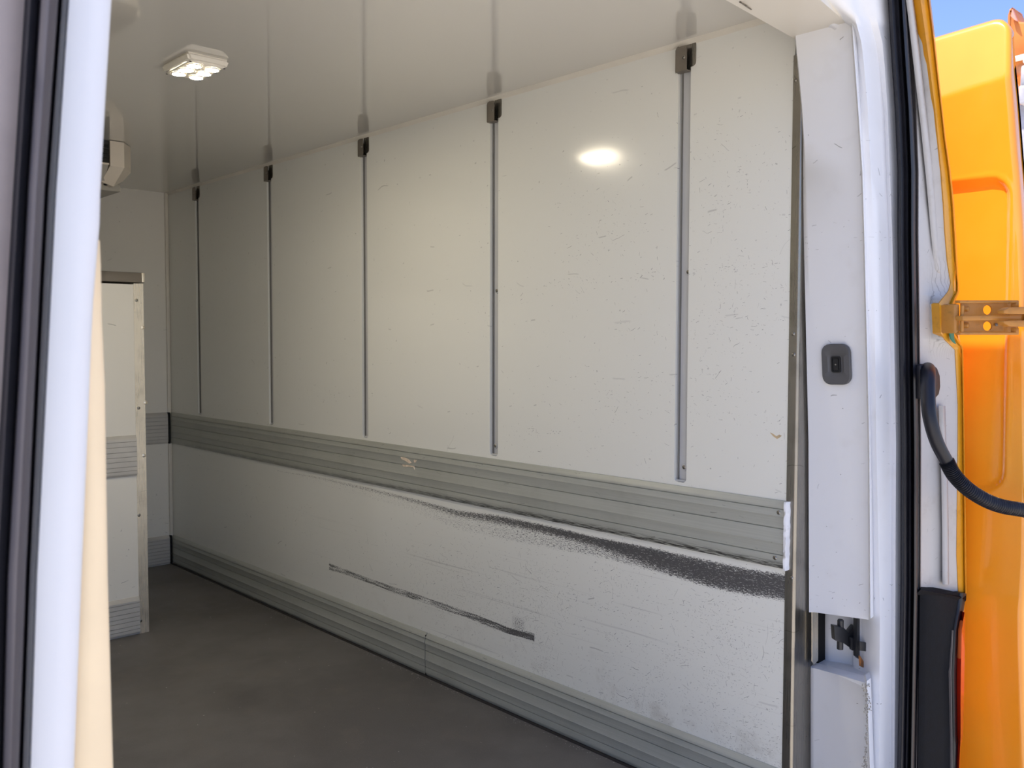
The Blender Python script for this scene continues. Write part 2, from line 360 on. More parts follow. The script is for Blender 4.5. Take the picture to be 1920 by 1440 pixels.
def box(name, a, b, material, parent=None, bev=0.0, seg=2):
    bm = bmesh.new(); bmesh.ops.create_cube(bm, size=1)
    for v in bm.verts: v.co = Vector([a[i] if v.co[i] < 0 else b[i] for i in range(3)])
    if bev: bmesh.ops.bevel(bm, geom=bm.edges[:], offset=bev, segments=seg, affect='EDGES', profile=.5)
    me = bpy.data.meshes.new(name); bm.to_mesh(me); bm.free()
    return link(name, me, material, parent)
def prism(name, poly, d, material, parent=None, bev=0.0, seg=2):
    """poly: list of 3D points (planar), extruded by vector d"""
    bm = bmesh.new(); vs = [bm.verts.new(p) for p in poly]; f = bm.faces.new(vs)
    r = bmesh.ops.extrude_face_region(bm, geom=[f])
    bmesh.ops.translate(bm, verts=[e for e in r['geom'] if isinstance(e, bmesh.types.BMVert)], vec=d)
    bmesh.ops.recalc_face_normals(bm, faces=bm.faces)
    if bev: bmesh.ops.bevel(bm, geom=bm.edges[:], offset=bev, segments=seg, affect='EDGES', profile=.5)
    me = bpy.data.meshes.new(name); bm.to_mesh(me); bm.free()
    return link(name, me, material, parent)
def lathe(name, prof, origin, axis, material, parent=None, n=16):
    """prof: (radius, height) list along axis"""
    ax = Vector(axis).normalized(); q = ax.to_track_quat('Z', 'Y'); V, F = [], []
    for r, h in prof:
        for k in range(n):
            a = 2*math.pi*k/n; V.append(Vector(origin) + q @ Vector((r*math.cos(a), r*math.sin(a), h)))
    for i in range(len(prof)-1):
        for k in range(n):
            F.append((i*n+k, i*n+(k+1) % n, (i+1)*n+(k+1) % n, (i+1)*n+k))
    F.append(tuple(range(n))); F.append(tuple((len(prof)-1)*n+k for k in range(n)))
    return pyd(name, V, F, material, parent)
def tube(name, pts, rad, material, parent=None, n=12, ribs=0):
    """smooth tube through pts; rad(t) gives the radius"""
    P = [Vector(p) for p in pts]; steps = 14 if not ribs else ribs
    def cr(t):
        k = t*(len(P)-1); i = min(int(k), len(P)-2); u = k-i
        p0 = P[max(i-1, 0)]; p1 = P[i]; p2 = P[i+1]; p3 = P[min(i+2, len(P)-1)]
        return .5*((2*p1)+(p2-p0)*u+(2*p0-5*p1+4*p2-p3)*u*u+(3*p1-p0-3*p2+p3)*u**3)
    N = steps*(len(P)-1); V, F = [], []; up = Vector((0, 1, 0))
    for i in range(N+1):
        t = i/N; c = cr(t); d = (cr(min(1, t+.001))-cr(max(0, t-.001))).normalized()
        s = d.cross(up).normalized(); u = s.cross(d)
        for k in range(n):
            a = 2*math.pi*k/n; V.append(c+(s*math.cos(a)+u*math.sin(a))*rad(t))
    for i in range(N):
        for k in range(n): F.append((i*n+k, i*n+(k+1) % n, (i+1)*n+(k+1) % n, (i+1)*n+k))
    F.append(tuple(range(n))); F.append(tuple(N*n+k for k in range(n)))
    return pyd(name, V, F, material, parent)
def interp(pts, py):
    pts = sorted(pts)
    if len(pts) == 1: return pts[0][1]
    if py <= pts[0][0]: a, b = pts[0], pts[1]
    elif py >= pts[-1][0]: a, b = pts[-2], pts[-1]
    else:
        for a, b in zip(pts, pts[1:]):
            if a[0] <= py <= b[0]: break
    return a[1]+(b[1]-a[1])*(py-a[0])/(b[0]-a[0])
def loft(name, cols, rows, back, material, parent=None, angle=50):
    """cols: (y, [(py, px)...]) vertical lines lying in the plane y; the front is the sheet through them, thickened by the vector back"""
    n, r = len(cols), len(rows); back = Vector(back)
    front = [[ony(c[0], interp(c[1], c[2](py) if len(c) > 2 else py), c[2](py) if len(c) > 2 else py) for c in cols] for py in rows]
    V = [v for row in front for v in row] + [v+back for row in front for v in row]; F = []
    o = n*r
    for j in range(r-1):
        for i in range(n-1):
            a = j*n+i; F.append((a, a+1, a+n+1, a+n)); F.append((o+a, o+a+n, o+a+n+1, o+a+1))
    for i in range(n-1):
        F.append((i, o+i, o+i+1, i+1)); a = (r-1)*n+i; F.append((a, a+1, o+a+1, o+a))
    for j in range(r-1):
        a = j*n; F.append((a, a+n, o+a+n, o+a)); a = j*n+n-1; F.append((a, o+a, o+a+n, a+n))
    return pyd(name, V, F, material, parent, angle=angle)

# ================================================================== LARGE STRUCTURE
# outside ground
gr = box('ground', (-40, -40, -.75), (60, 60, -.65), M['ground']); tag(gr, 'pale sunlit concrete ground outside the van', 'ground', kind='structure')
fl = box('floor', (XL-.05, .93, -.05), (XW+.05, YB+.05, 0), M['floor']); tag(fl, 'dark grey gritty non-slip cargo floor with pale scuffs', 'floor', kind='structure')
cl = box('ceiling', (XL-.05, 1.0, H), (XW+.08, YB+.08, H+.05), M['ceil']); tag(cl, 'glossy off-white cargo ceiling panel', 'ceiling', kind='structure')
bk = box('wall_front', (XL-.05, YB, -.04), (XW+.05, YB+.05, H+.04), M['bulk']); tag(bk, 'cream front bulkhead at the far end of the cargo bay', 'wall', kind='structure')
wl = box('wall_left', (XL-.05, YE, -.04), (XL, YB+.04, H+.04), M['bulk']); tag(wl, 'white left side lining hidden behind the near pillar', 'wall', kind='structure')
# side door on the left wall, seen only as a soft reflection
dr = empty('door_1', (XL, 2.2, 0)); tag(dr, 'white side door with steel frame in the left lining', 'door', kind='structure')
box('door_leaf', (XL, 1.75, .1), (XL+.012, 2.75, 1.32), M['white'], dr, .003)
for a, b in (((XL, 1.70, .05), (XL+.02, 1.75, 1.37)), ((XL, 2.75, .05), (XL+.02, 2.80, 1.37)), ((XL, 1.70, 1.32), (XL+.022, 2.80, 1.37))):
    box('door_frame', a, b, M['clip'], dr, .002)

# --- side wall with five grooves let into it
SY = [1.3555 + .6955*k for k in range(5)]; SW = .0185; ZB, ZT, SD = .7725, 1.80, .0115
def side_wall():
    V, F = [], []
    def face(pts): i = len(V); V.extend(pts); F.append(tuple(range(i, i+len(pts))))
    x = XW
    edges = [YE] + [e for y in SY for e in (y-SW, y+SW)] + [YB]
    for i in range(0, len(edges), 2):
        a, b = edges[i], edges[i+1]; face([(x, a, 0), (x, b, 0), (x, b, H), (x, a, H)])
    for y in SY:
        r = .011; arc = []
        for k in range(7): t = math.pi+math.pi/2*k/6; arc.append((y-SW+r+r*math.cos(t), ZB+r+r*math.sin(t)))
        for k in range(7): t = 1.5*math.pi+math.pi/2*k/6; arc.append((y+SW-r+r*math.cos(t), ZB+r+r*math.sin(t)))
        face([(x, y-SW, 0)] + [(x, a, b) for a, b in arc] + [(x, y+SW, 0)])
        face([(x, y-SW, ZT), (x, y+SW, ZT), (x, y+SW, H), (x, y-SW, H)])
        loop = [(y-SW, ZT)] + arc + [(y+SW, ZT)]
        for (a, b), (c, d) in zip(loop, loop[1:] + loop[:1]): face([(x, a, b), (x, c, d), (x+SD+.003, c, d), (x+SD+.003, a, b)])
    for a, b in ((YE, YB),):
        face([(x+.05, a, 0), (x+.05, b, 0), (x+.05, b, H), (x+.05, a, H)])
        face([(x, a, 0), (x+.05, a, 0), (x+.05, a, H), (x, a, H)]); face([(x, b, 0), (x+.05, b, 0), (x+.05, b, H), (x, b, H)])
    me = bpy.data.meshes.new('wall_right'); me.from_pydata(V, [], F); me.update()
    for p in me.polygons:                          # faces look into the bay / into the grooves
        pass
    return link('wall_right', me, M['wall'], smooth=False)
wr = side_wall(); tag(wr, 'long white side wall with black rubber scuffs and scratches', 'wall', kind='structure')

# coves / sealant in the corners
cv = prism('trim_1', [(XW, YE, H-.011), (XW, YE, H), (XW-.011, YE, H), (XW-.0075, YE, H-.0045)][::-1], (0, YB-YE, 0), M['cove']); tag(cv, 'pale sealant line between side wall and ceiling', 'trim', kind='structure')
cv = box('trim_2', (XW-.018, YB-.010, 0), (XW, YB, H), M['cove'], bev=.004); tag(cv, 'pale upright corner bead between side wall and bulkhead', 'trim', kind='structure')

# --- stainless angle at the rear end of the side wall
tr = empty('trim_3', (XW, YE, 0)); tag(tr, 'bright stainless steel corner angle at the rear end of the side wall', 'trim', kind='structure')
ztop = onx(XW, 1487, 105).z
rb = .0075; arc_ = [(XW-.0015+rb-rb*math.cos(math.pi/2*k/7), YE-.0140-rb*math.sin(math.pi/2*k/7)) for k in range(8)]
Lp = [(XW-.0015, YE+.003)]+arc_+[(XW+.09, YE-.0215), (XW+.09, YE-.019), (XW+.008, YE-.019), (XW, YE-.014), (XW, YE+.003)]
prism('angle_profile', [(a, b, 0) for a, b in Lp], (0, 0, ztop), M['steel'], tr)
def rivet(P, axis, parent, r=.0045, name='rivet', material=None):
    return lathe(name, [(r, 0), (r, .0006), (r*.75, .0017), (r*.42, .0020), (r*.36, .0008)], P, axis, material or M['steel'], parent, 12)
for px, py in ((1491, 150), (1487, 626), (1488, 665), (1484, 1084)):
    P = onx(XW-.0015, px, py); rivet(P, (-1, 0, 0), tr)

# ================================================================== RAILS
def rail_profile(h):
    """(proud, z) outline of one profile of height h, bottom to top, on the face away from the wall"""
    f = lambda t: h*(1-t)
    pts = [(0, f(1)), (.006, f(.995)), (.0115, f(.925)), (.012, f(.905))]
    def groove(t): return [(.0120, f(t+.012)), (.0085, f(t+.008)), (.0085, f(t-.002)), (.0120, f(t-.006))]
    def step(t, lo, hi): return [(lo, f(t+.016)), (hi, f(t))]
    pts += groove(.785); pts += [(.0120, f(.64)), (.0140, f(.615)), (.0125, f(.59))]
    pts += groove(.40); pts += [(.0120, f(.25)), (.0140, f(.225)), (.0125, f(.20))]
    pts += groove(.115); pts += [(.0115, f(.085)), (.009, f(.06)), (.003, f(.005)), (0, f(0))]
    return pts
def fine_profile(h):
    f = lambda t: h*(1-t)
    pts = [(0, f(1)), (.006, f(.995)), (.0112, f(.945)), (.0115, f(.935))]
    for t in (.86, .76, .63, .52, .40, .27, .15):
        pts += [(.0115, f(t+.007)), (.0075, f(t+.004)), (.0075, f(t-.004)), (.0115, f(t-.007))]
    return pts + [(.0115, f(.095)), (.008, f(.06)), (.003, f(.005)), (0, f(0))]
def rail(name, h, z0, a, b, axis, parent, wallpos, sign=-1):
    """axis 1: runs along y on a wall x=wallpos; axis 0: runs along x on a wall y=wallpos"""
    P = rail_profile(h) if axis == 1 else fine_profile(h)
    if axis == 1: poly = [(wallpos+sign*p, a, z0+z) for p, z in P]; d = (0, b-a, 0)
    else: poly = [(a, wallpos+sign*p, z0+z) for p, z in P]; d = (b-a, 0, 0)
    o = prism(name, poly, d, M['alu'] if axis == 1 else M['alu_light'], parent); return o
r1 = empty('waist_rail', (XW, YE, RB)); tag(r1, 'upper ribbed aluminium bumper rail across the middle of the side wall', 'rail', group='ribbed aluminium rails on the side wall')
yr = onx(XW-.012, 1470, 1000).y
rail('rail_profile', RA-RB, RB, yr, YB-.012, 1, r1, XW)
sil = [Vector((XW-.0135, yr-.0005, RB-.001+(RA-RB+.002)*t)) for t in (0, 1)]
V = []; F = []
bm = bmesh.new()
for k in range(26):
    t = k/25; ww = .0085+.0015*random.random(); z = RB+(RA-RB)*t
    for (dx, dy) in ((-.0155-.002*random.random(), -.001), (-.0165, -.005-.003*random.random()), (0, -.008-.002*random.random()), (0, 0)): V.append((XW+dx, yr+dy, z))
    if k:
        b0 = (k-1)*4
        for j in range(4): F.append((b0+j, b0+(j+1) % 4, b0+4+(j+1) % 4, b0+4+j))
F += [(0, 1, 2, 3), (100, 101, 102, 103)]
pyd('sealant_bead', V, F, M['white'], r1, angle=80)
for px, py in ((1460, 961), (1453, 1046)): rivet(onx(XW-.0125, px, py), (-1, 0, 0), r1, .0048)
r2 = empty('kick_rail', (XW, YE, 0)); tag(r2, 'lower ribbed aluminium kick rail along the floor, with a butt joint', 'rail', group='ribbed aluminium rails on the side wall')
yj = onx(XW-.012, 797, 1220).y
rail('rail_profile', RC-.004, .004, YE+.002, yj-.0016, 1, r2, XW); rail('rail_profile', RC-.004, .004, yj+.0016, YB-.012, 1, r2, XW)
# dark gap and dirt line at the foot of the kick rail
box('joint_seal', (XW-.0100, yj-.0022, .006), (XW-.0005, yj+.0022, RC-.006), M['dark'], r2)
gs = box('floor_seal', (XW-.0145, YE+.002, .0), (XW-.0005, YB-.014, .0035), mat('dirty_floor_seal', (52, 48, 46), .8), r2)

# bulkhead rails and their dark mitre ends
r3 = empty('bulkhead_waist_rail', (XP, YB, RB)); tag(r3, 'short ribbed rail at waist height on the cream bulkhead', 'rail', group='ribbed rails on the bulkhead')
rail('rail_profile', RA-RB, RB, XL+.4, XW-.020, 0, r3, YB); box('dark_corner_gap', (XW-.020, YB-.024, RB), (XW-.0135, YB-.002, RA), M['dark'], r3)
r4 = empty('bulkhead_kick_rail', (XP, YB, 0)); tag(r4, 'short ribbed rail at floor level on the cream bulkhead', 'rail', group='ribbed rails on the bulkhead')
rail('rail_profile', RC-.004, .004, XL+.4, XW-.020, 0, r4, YB); box('dark_corner_gap', (XW-.020, YB-.024, .004), (XW-.0135, YB-.002, RC), M['dark'], r4)

# --- boxed partition standing out from the bulkhead
pt = empty('wall_partition', (XP, YP, 0)); tag(pt, 'white boxed-in partition with steel corner and steel cap by the bulkhead', 'partition', kind='structure')
box('partition_body', (XL+.05, YP, 0), (XP-.004, YB-.02, ZP-.045), M['bulk'], pt)
xc = ony(YP, 253, 700).x
Lp = [(xc, YP-.0015), (XP+.001, YP-.0015), (XP+.001, YP+.06), (XP-.001, YP+.06), (XP-.001, YP+.0005), (xc, YP+.0005)]
prism('corner_angle', [(a, b, 0) for a, b in Lp], (0, 0, ZP-.041), M['steel_box'], pt)
zc = ony(YP-.006, 260, 530).z
box('steel_cap', (XL+.05, YP-.008, zc), (ony(YP-.008, 271, 520).x, YB-.02, ZP), M['clip'], pt, .003)
box('cap_lip', (ony(YP-.010, 266, 520).x, YP-.011, zc+.002), (ony(YP-.010, 271, 520).x, YP-.007, ZP-.001), M['steel_box'], pt, .001)
rail('waist_rail_profile', RA-RB, RB, XL+.06, xc-.001, 0, pt, YP); rail('kick_rail_profile', RC-.004, .003, XL+.06, xc-.001, 0, pt, YP)
for px, py in ((256, 563), (260, 765), (261, 966), (264, 1164)): rivet(ony(YP-.0015, px, py), (0, -1, 0), pt, .006, 'screw')
for px, py in ((268, 614), (273, 755), (270, 854)):
    lathe('dent', [(.008, 0), (.006, .0008), (.001, .0022)], ony(YP-.0012, px, py), (0, -1, 0), M['steel_box'], pt, 12)

# ================================================================== GROOVE RAILS AND CLIPS
pos = ['nearest the rear opening', 'second from the rear opening', 'in the middle of the five', 'second from the bulkhead', 'nearest the bulkhead']
for k, y in enumerate(SY):
    e = empty('recessed_track', (XW+SD, y, ZB)); tag(e, 'white recessed vertical channel in the side wall, ' + pos[k], 'channel', group='recessed tracks in the side wall')
    # back strip with a rounded fillet against the forward side and foot
    prof = [(SD, -SW), (SD, SW-.006), (SD-.001, SW-.003), (SD-.004, SW-.0008), (SD+.002, SW-.0008), (SD+.002, -SW)]
    box('track_shade_line', (XW+.005, y+SW-.0082, ZB+.005), (XW+SD-.0004, y+SW-.0070, ZT-.006), M['shade_line'], e)  # solid grey strip standing in for the shadow line inside the channel
    prism('track_strip', [(XW+a, y+b, ZB+.0008) for a, b in prof], (0, 0, ZT-ZB-.004), M['slot'], e)
    box('track_foot', (XW+.003, y-SW+.001, ZB-.0), (XW+SD+.002, y+SW-.001, ZB+.006), M['slot'], e, .0025)
    scr = {0: [(1291, 510), (1283, 876)], 1: [(929, 836), (932, 545)]}.get(k, [])
    for px, py in scr:
        P = onx(XW+SD-.001, px, py); P.y = max(min(P.y, y+SW-.012), y-SW+.007); lathe('washer', [(.0085, 0), (.0075, .0012), (.004, .0014)], P, (-1, 0, 0), M['slot'], e, 14)
        rivet(P+Vector((-.0012, 0, 0)), (-1, 0, 0), e, .0052, 'screw')
    # steel clip at the head: rear ear plate, hood box standing proud, forward lip, screw
    c = empty('head_clip', (XW, y, ZT)); tag(c, 'small steel clip on the head of the channel ' + pos[k], 'clip', group='steel clips at the channel heads')
    zt, zb_ = 1.842, 1.778; ya, yb = y-.046, y+.004
    def rr(y0, y1, z0, z1, r, which=(1, 1, 1, 1)):
        out = []
        for (cy, cz, a0, w_) in ((y0+r, z0+r, math.pi, which[0]), (y1-r, z0+r, 1.5*math.pi, which[1]), (y1-r, z1-r, 0, which[2]), (y0+r, z1-r, .5*math.pi, which[3])):
            if w_:
                for q in range(6): t = a0+math.pi/2*q/5; out.append((cy+r*math.cos(t), cz+r*math.sin(t)))
            else: out.append((y0 if cy < (y0+y1)/2 else y1, z0 if cz < (z0+z1)/2 else z1))
        return out
    prism('ear_plate', [(XW-.0005, a, b) for a, b in rr(y-.034, y-.004, zb_+.008, zt+.004, .010, (1, 0, 0, 1))], (-.0012, 0, 0), M['steel'], c)
    # hood: open-topped U standing off the wall
    def plate(nm, pts, d): return prism(nm, pts, d, M['clip'], c)
    plate('hood_face', [(XW-.013, a, b) for a, b in rr(y-.016, y+.016, zb_, zt-.006, .005, (0, 0, 1, 1))], (-.0012, 0, 0))
    plate('hood_cheek', [(XW-.0005, y+.0165, zb_-.002), (XW-.014, y+.0165, zb_), (XW-.014, y+.0165, zt-.012), (XW-.007, y+.0165, zt-.003), (XW-.0005, y+.0165, zt+.002)], (0, .0012, 0))
    plate('hood_sole', [(XW+.006, y-.017, zb_), (XW-.014, y-.016, zb_), (XW-.014, y+.017, zb_), (XW+.006, y+.017, zb_)], (0, 0, -.0012))
    plate('fold_lip', [(XW-.0005, y+.018, zb_+.006), (XW-.0005, y+.0265, zb_+.001), (XW-.0005, y+.0225, zb_+.016), (XW-.0005, y+.0225, zt+.004), (XW-.0005, y+.018, zt)], (-.0010, 0, 0))
    box('clip_core', (XW-.001, y-.015, zb_+.002), (XW+.010, y+.015, zt-.02), M['steel'], c)
    rivet(Vector((XW-.0142, y-.007, 1.8085)), (-1, 0, 0), c, .0045, 'screw')

# ================================================================== CEILING LAMP
lc = Vector((1.036, 2.336, H)); hx, hy = .050, .080
la = empty('ceiling_lamp', lc); tag(la, 'square white six-lens LED lamp, lit, on the glossy ceiling', 'lamp')
bm = bmesh.new(); bmesh.ops.create_cube(bm, size=1)
for v in bm.verts:
    top = v.co.z > 0; k = 1.0 if not top else 1.0
    v.co = Vector((lc.x+(hx*(1.16 if top else 1.0))*(1 if v.co.x > 0 else -1), lc.y+(hy*(1.05 if top else 1))*(1 if v.co.y > 0 else -1), H-(0 if top else .022)))
bmesh.ops.bevel(bm, geom=bm.edges[:], offset=.006, segments=3, affect='EDGES')
me = bpy.data.meshes.new('lamp_housing'); bm.to_mesh(me); bm.free(); link('lamp_housing', me, M['lampwhite'], la)
for i in (-1, 1):
    for j in (-1, 0, 1):
        P = Vector((lc.x+i*.024, lc.y+j*.048, H-.0225))
        lathe('reflector_ring', [(.0195, 0), (.0195, .002), (.0175, .003), (.0160, .002)], P, (0, 0, -1), M['lampwhite'], la, 18)
        lathe('led_lens', [(.0165, 0), (.015, .003), (.008, .0045), (.001, .005)], P, (0, 0, -1), M['led'], la, 18)
for i in (-1, 1):
    for j in (-1, 1): lathe('screw', [(.003, 0), (.0028, .001), (.001, .0008)], (lc.x+i*.045, lc.y+j*.074, H-.022), (0, 0, -1), M['dark'], la, 10)

# ================================================================== COOLING UNIT under the ceiling
YV = 3.44
def pv(px, py, y=YV): return ony(y, px, py)
ev = empty('evaporator_unit', (pv(206, 262).x, YV, H)); tag(ev, 'white cooling unit with black grille under the ceiling beside the bulkhead', 'cooling unit')
xs = pv(206, 262).x; xe = ony(YV+.07, 245, 300).x; xf = pv(233, 300).x
zA, zB, zC = H-.002, pv(233, 314).z, pv(210, 345).z
# end cap: front face, chamfer towards the side, chamfer below
def ring(x, z, front): return [(x, front, z)]
Vv = [(xs, YV, zA), (xf, YV, zA), (xe, YV+.07, zA), (xs, YV, zB), (xf, YV, zB), (xe, YV+.07, zB-.004),
      (pv(199, 337).x, YV+.05, zC+.012), (pv(225, 344).x-.004, YV+.055, zC), (xe-.02, YV+.10, zC+.03),
      (xs, YV+.50, zA), (xf, YV+.50, zA), (xe, YV+.50, zA), (xs, YV+.5, zC), (xf, YV+.5, zC), (xe-.02, YV+.5, zC+.03), (xe, YV+.50, zB)]
Ff = [(0, 1, 4, 3), (1, 2, 5, 4), (3, 4, 7, 6), (4, 5, 8, 7), (0, 9, 10, 1), (1, 10, 11, 2), (2, 11, 15, 5), (5, 15, 14, 8), (6, 7, 13, 12), (7, 8, 14, 13), (9, 12, 13, 10), (10, 13, 14, 15, 11), (0, 3, 6, 12, 9)]
pyd('end_cap', Vv, Ff, M['evap'], ev, angle=20)
box('fan_cowl', (XL+.35, YV+.006, zB+.006), (xs-.002, YV+.50, zA), M['grille'], ev)
for k in range(9):
    z = zB+.016+k*(zA-zB-.03)/8
    box('grille_slat', (XL+.36, YV+.001, z-.0025), (xs-.003, YV+.008, z+.0025), M['grille'], ev, .001)
prism('lower_cover', [(XL+.35, YV+.002, zB+.004), (XL+.35, YV+.045, zC+.016), (XL+.35, YV+.09, zC+.016), (XL+.35, YV+.09, zB+.004)], (xs-.006-XL-.35, 0, 0), M['grey_panel'], ev)
box('cover_rim', (XL+.35, YV-.001, zB+.002), (xs-.004, YV+.004, zB+.009), M['evap'], ev, .001)
box('drip_tray', (XL+.37, YV+.09, zC-.012), (xe-.03, YV+.49, zC+.02), M['grey_panel'], ev, .006)
lathe('drain_stub', [(.009, 0), (.009, .016), (.006, .018)], pv(198, 341, YV+.07)+Vector((0, 0, .005)), (0, -.3, -1), M['black'], ev, 12)

# ================================================================== REAR PILLAR, RIGHT
ROWS = [-260, -160, -80, -30, 0, 30, 51, 80, 120, 204, 260, 321, 380, 440, 560, 700, 830, 960, 1040, 1105, 1160, 1250, 1340, 1440, 1560, 1700]
def rws(a, b): return [a] + [r for r in ROWS if a < r < b] + [b]
pl = [(73, 1492), (187, 1503), (260, 1507.5), (350, 1512), (440, 1516), (830, 1525.5), (1150, 1527), (1440, 1527)]
pls = [(73, 1491.5), (187, 1502), (260, 1506), (350, 1506), (440, 1507), (830, 1516), (1150, 1517), (1250, 1520), (1440, 1520)]
pr = [(51, 1595), (187, 1605), (321, 1614), (440, 1617.5), (830, 1627), (1160, 1629), (1279, 1622), (1440, 1627)]
plr = empty('rear_pillar', (1.9, .9, 0)); tag(plr, 'white painted inner pillar right of the cargo opening with chipped corner', 'pillar', kind='structure')
loft('pillar_panel', [(1.032, pls), (1.020, pl), (.900, pr, lambda p: p*1162/1148), (.887, [(q, x+3) for q, x in pr], lambda p: p*1160/1148), (.8885, [(q, x+9) for q, x in pr], lambda p: p*1156/1148)], rws(20, 1148), (.035, .02, 0), M['white'], plr)
pr2 = [(1270, 1622), (1440, 1628)]
loft('lower_pillar_panel', [(1.032, [(1250, 1520), (1440, 1520)]), (1.020, [(1250, 1527), (1440, 1527)]), (.890, pr2, lambda p: p+26*(1700-p)/447), (.884, [(q, x+3) for q, x in pr2], lambda p: p+24*(1700-p)/447), (.8865, [(q, x+11) for q, x in pr2], lambda p: p+18*(1700-p)/447)], rws(1253, 1700), (.035, .02, 0), M['white'], plr)
# flange between panel and seal, sweeping into the head of the opening
f0 = [(0, 1538), (51, 1594), (120, 1600), (204, 1605), (321, 1613), (440, 1616.5), (830, 1626), (1160, 1628), (1440, 1628)]
f1 = [(0, 1556), (40, 1599), (87, 1609), (204, 1614), (321, 1621), (440, 1624), (830, 1634), (1160, 1640), (1440, 1640)]
f2 = [(0, 1581), (30, 1602), (87, 1617), (204, 1627), (440, 1638), (830, 1643), (1160, 1650), (1440, 1648)]
f3 = [(0, 1600), (60, 1620), (150, 1638), (440, 1652), (830, 1658), (1440, 1660)]
f4 = [(0, 1620), (87, 1645), (204, 1657), (440, 1666), (830, 1672), (1440, 1672)]
f5 = [(0, 1636), (87, 1656), (204, 1664), (440, 1673), (830, 1680), (1440, 1677)]
f6 = [(0, 1664), (100, 1670), (200, 1677), (320, 1682), (440, 1683), (830, 1690), (1100, 1690), (1440, 1686)]
loft('door_flange', [(.910, f0), (.888, f1), (.876, f2), (.874, f3), (.870, f4), (.858, f5), (.858, f6), (.858, [(r, p+22) for r, p in f6])], rws(-260, 1700), (.03, .05, 0), M['white'], plr, 60)
# header over the opening
z1 = ony(1.03, 1492, 73).z
M['head'] = plain_lining('cream_header_paint', .35, (224, 218, 206))
hd = empty('lintel', (1.5, 1.0, z1)); tag(hd, 'cream white boxed header over the rear opening', 'lintel', kind='structure')
a = onz(z1, 1385, 0); b = ony(1.03, 1492, 73); c = onz(z1, 1597, 51); d = onz(z1, 1538, 0)
sb = (b-a).normalized(); sf = (c-d).normalized()
aL = b-sb*1.55; aL = Vector((aL.x, max(aL.y, .9), z1)); dL = Vector((.32, .78, z1))
xr = 1.83
prism('header_box', [aL, b+Vector((.03, .004, 0)), Vector((xr, .93, z1)), c, d, Vector((1.3, d.y-.03, z1)), dL], (0, 0, .12), M['head'], hd)
P0 = onz(z1-.001, 1408, 8)
Vt, Ft = [], []
for k in range(14):
    q = b-sb*(.275-.05*k/13); ww = .001+.003*random.random()
    Vt += [q+Vector((0, .004, .003)), q+Vector((.2*ww, -ww, -.002-.002*random.random())), q+Vector((0, .002, -.002))]
    if k:
        i = 3*(k-1); Ft += [(i, i+1, i+4, i+3), (i+1, i+2, i+5, i+4), (i+2, i, i+3, i+5)]
pyd('torn_foam_edge', Vt, Ft, M['clip'], hd)
# unseen cover above the header, sized to set the shade line on the door
box('lintel_shade_cover', (.14, .815, z1+.105), (1.925, 1.06, z1+.215), M['white'], hd)

# pocket with the door striker between the two pillar panels
def pk(px, py, y): return ony(y, px, py)
pocket = [(1.03, [(1140, 1549), (1260, 1549)]), (1.02, [(1140, 1556), (1260, 1556)]), (.955, [(1140, 1611), (1260, 1611)]), (.93, [(1140, 1640), (1260, 1640)])]
loft('striker_pocket', pocket, [1100, 1150, 1200, 1235, 1290], (.02, .03, 0), M['white'], plr)
box('pocket_void', (ony(1.034, 1532, 1200).x, 1.034, pk(1530, 1265, 1.03).z), (ony(1.034, 1551, 1200).x, 1.05, pk(1530, 1130, 1.03).z), M['dark'], plr)
# ledge: slopes back from the front edge of the lower panel
le = [ony(1.031, 1521, 1251), ony(1.020, 1528, 1254), ony(.889, 1622, 1280), ony(.905, 1634, 1265), ony(.97, 1616, 1243), ony(1.035, 1553, 1233)]
V = le + [p-Vector((-.01, 0, .03)) for p in le]; n_ = len(le)
F = [tuple(range(n_)), tuple(range(2*n_-1, n_-1, -1))] + [(i, (i+1) % n_, n_+(i+1) % n_, n_+i) for i in range(n_)]
pyd('pocket_ledge', V, F, M['white'], plr, angle=20)
ms = [ony(1.028, 1523, 1146), ony(1.028, 1534, 1146), ony(1.028, 1534, 1238), ony(1.028, 1527, 1246), ony(1.028, 1523, 1240)]
prism('torn_metal_edge', ms, (0, .002, 0), M['steel_box'], plr)
rs = [ony(.925, 1613, 1230), ony(.925, 1621, 1243), ony(.925, 1620, 1252), ony(.925, 1614, 1249)]
prism('rust_patch', rs, (0, .004, 0), M['rust'], plr)
# chipped paint running down the corner of the lower panel
def chips(pts, y, name, n, sx, sy):
    V, F = [], []
    for _ in range(n):
        t = random.random(); k = t*(len(pts)-1); i = min(int(k), len(pts)-2); u = k-i
        px = pts[i][0]+(pts[i+1][0]-pts[i][0])*u+random.gauss(0, sx); py = pts[i][1]+(pts[i+1][1]-pts[i][1])*u+random.gauss(0, sy)
        c0 = ony(y, px, py); r = random.uniform(.0007, .0026); b0 = len(V); m_ = 5
        V += [c0+Vector((r*.6*math.cos(6.28*q/m_+t), 0, r*random.uniform(.7, 1.5)*math.sin(6.28*q/m_+t))) for q in range(m_)]
        V += [v+Vector((.001, .003, 0)) for v in V[b0:b0+m_]]
        F.append(tuple(range(b0, b0+m_))); F += [(b0+q, b0+(q+1) % m_, b0+m_+(q+1) % m_, b0+m_+q) for q in range(m_)]
    return V, F
V, F = chips([(1624, 1281), (1628, 1320), (1627, 1335)], .8825, 'c', 60, 3.0, 3); V2, F2 = chips([(1627, 1335), (1625, 1400), (1622, 1440)], .8825, 'c', 50, 1.0, 3)
V3, F3 = chips([(1623, 1415), (1624, 1450)], .8825, 'c', 40, 3, 3)
for v_, f_ in ((V2, F2), (V3, F3)): F += [tuple(i+len(V) for i in q) for q in f_]; V += v_
o = pyd('paint_chips', V, F, mat('bare_chipped_metal', (176, 172, 164), .5, var=.4, scale=300), plr); o['kind'] = 'stuff'

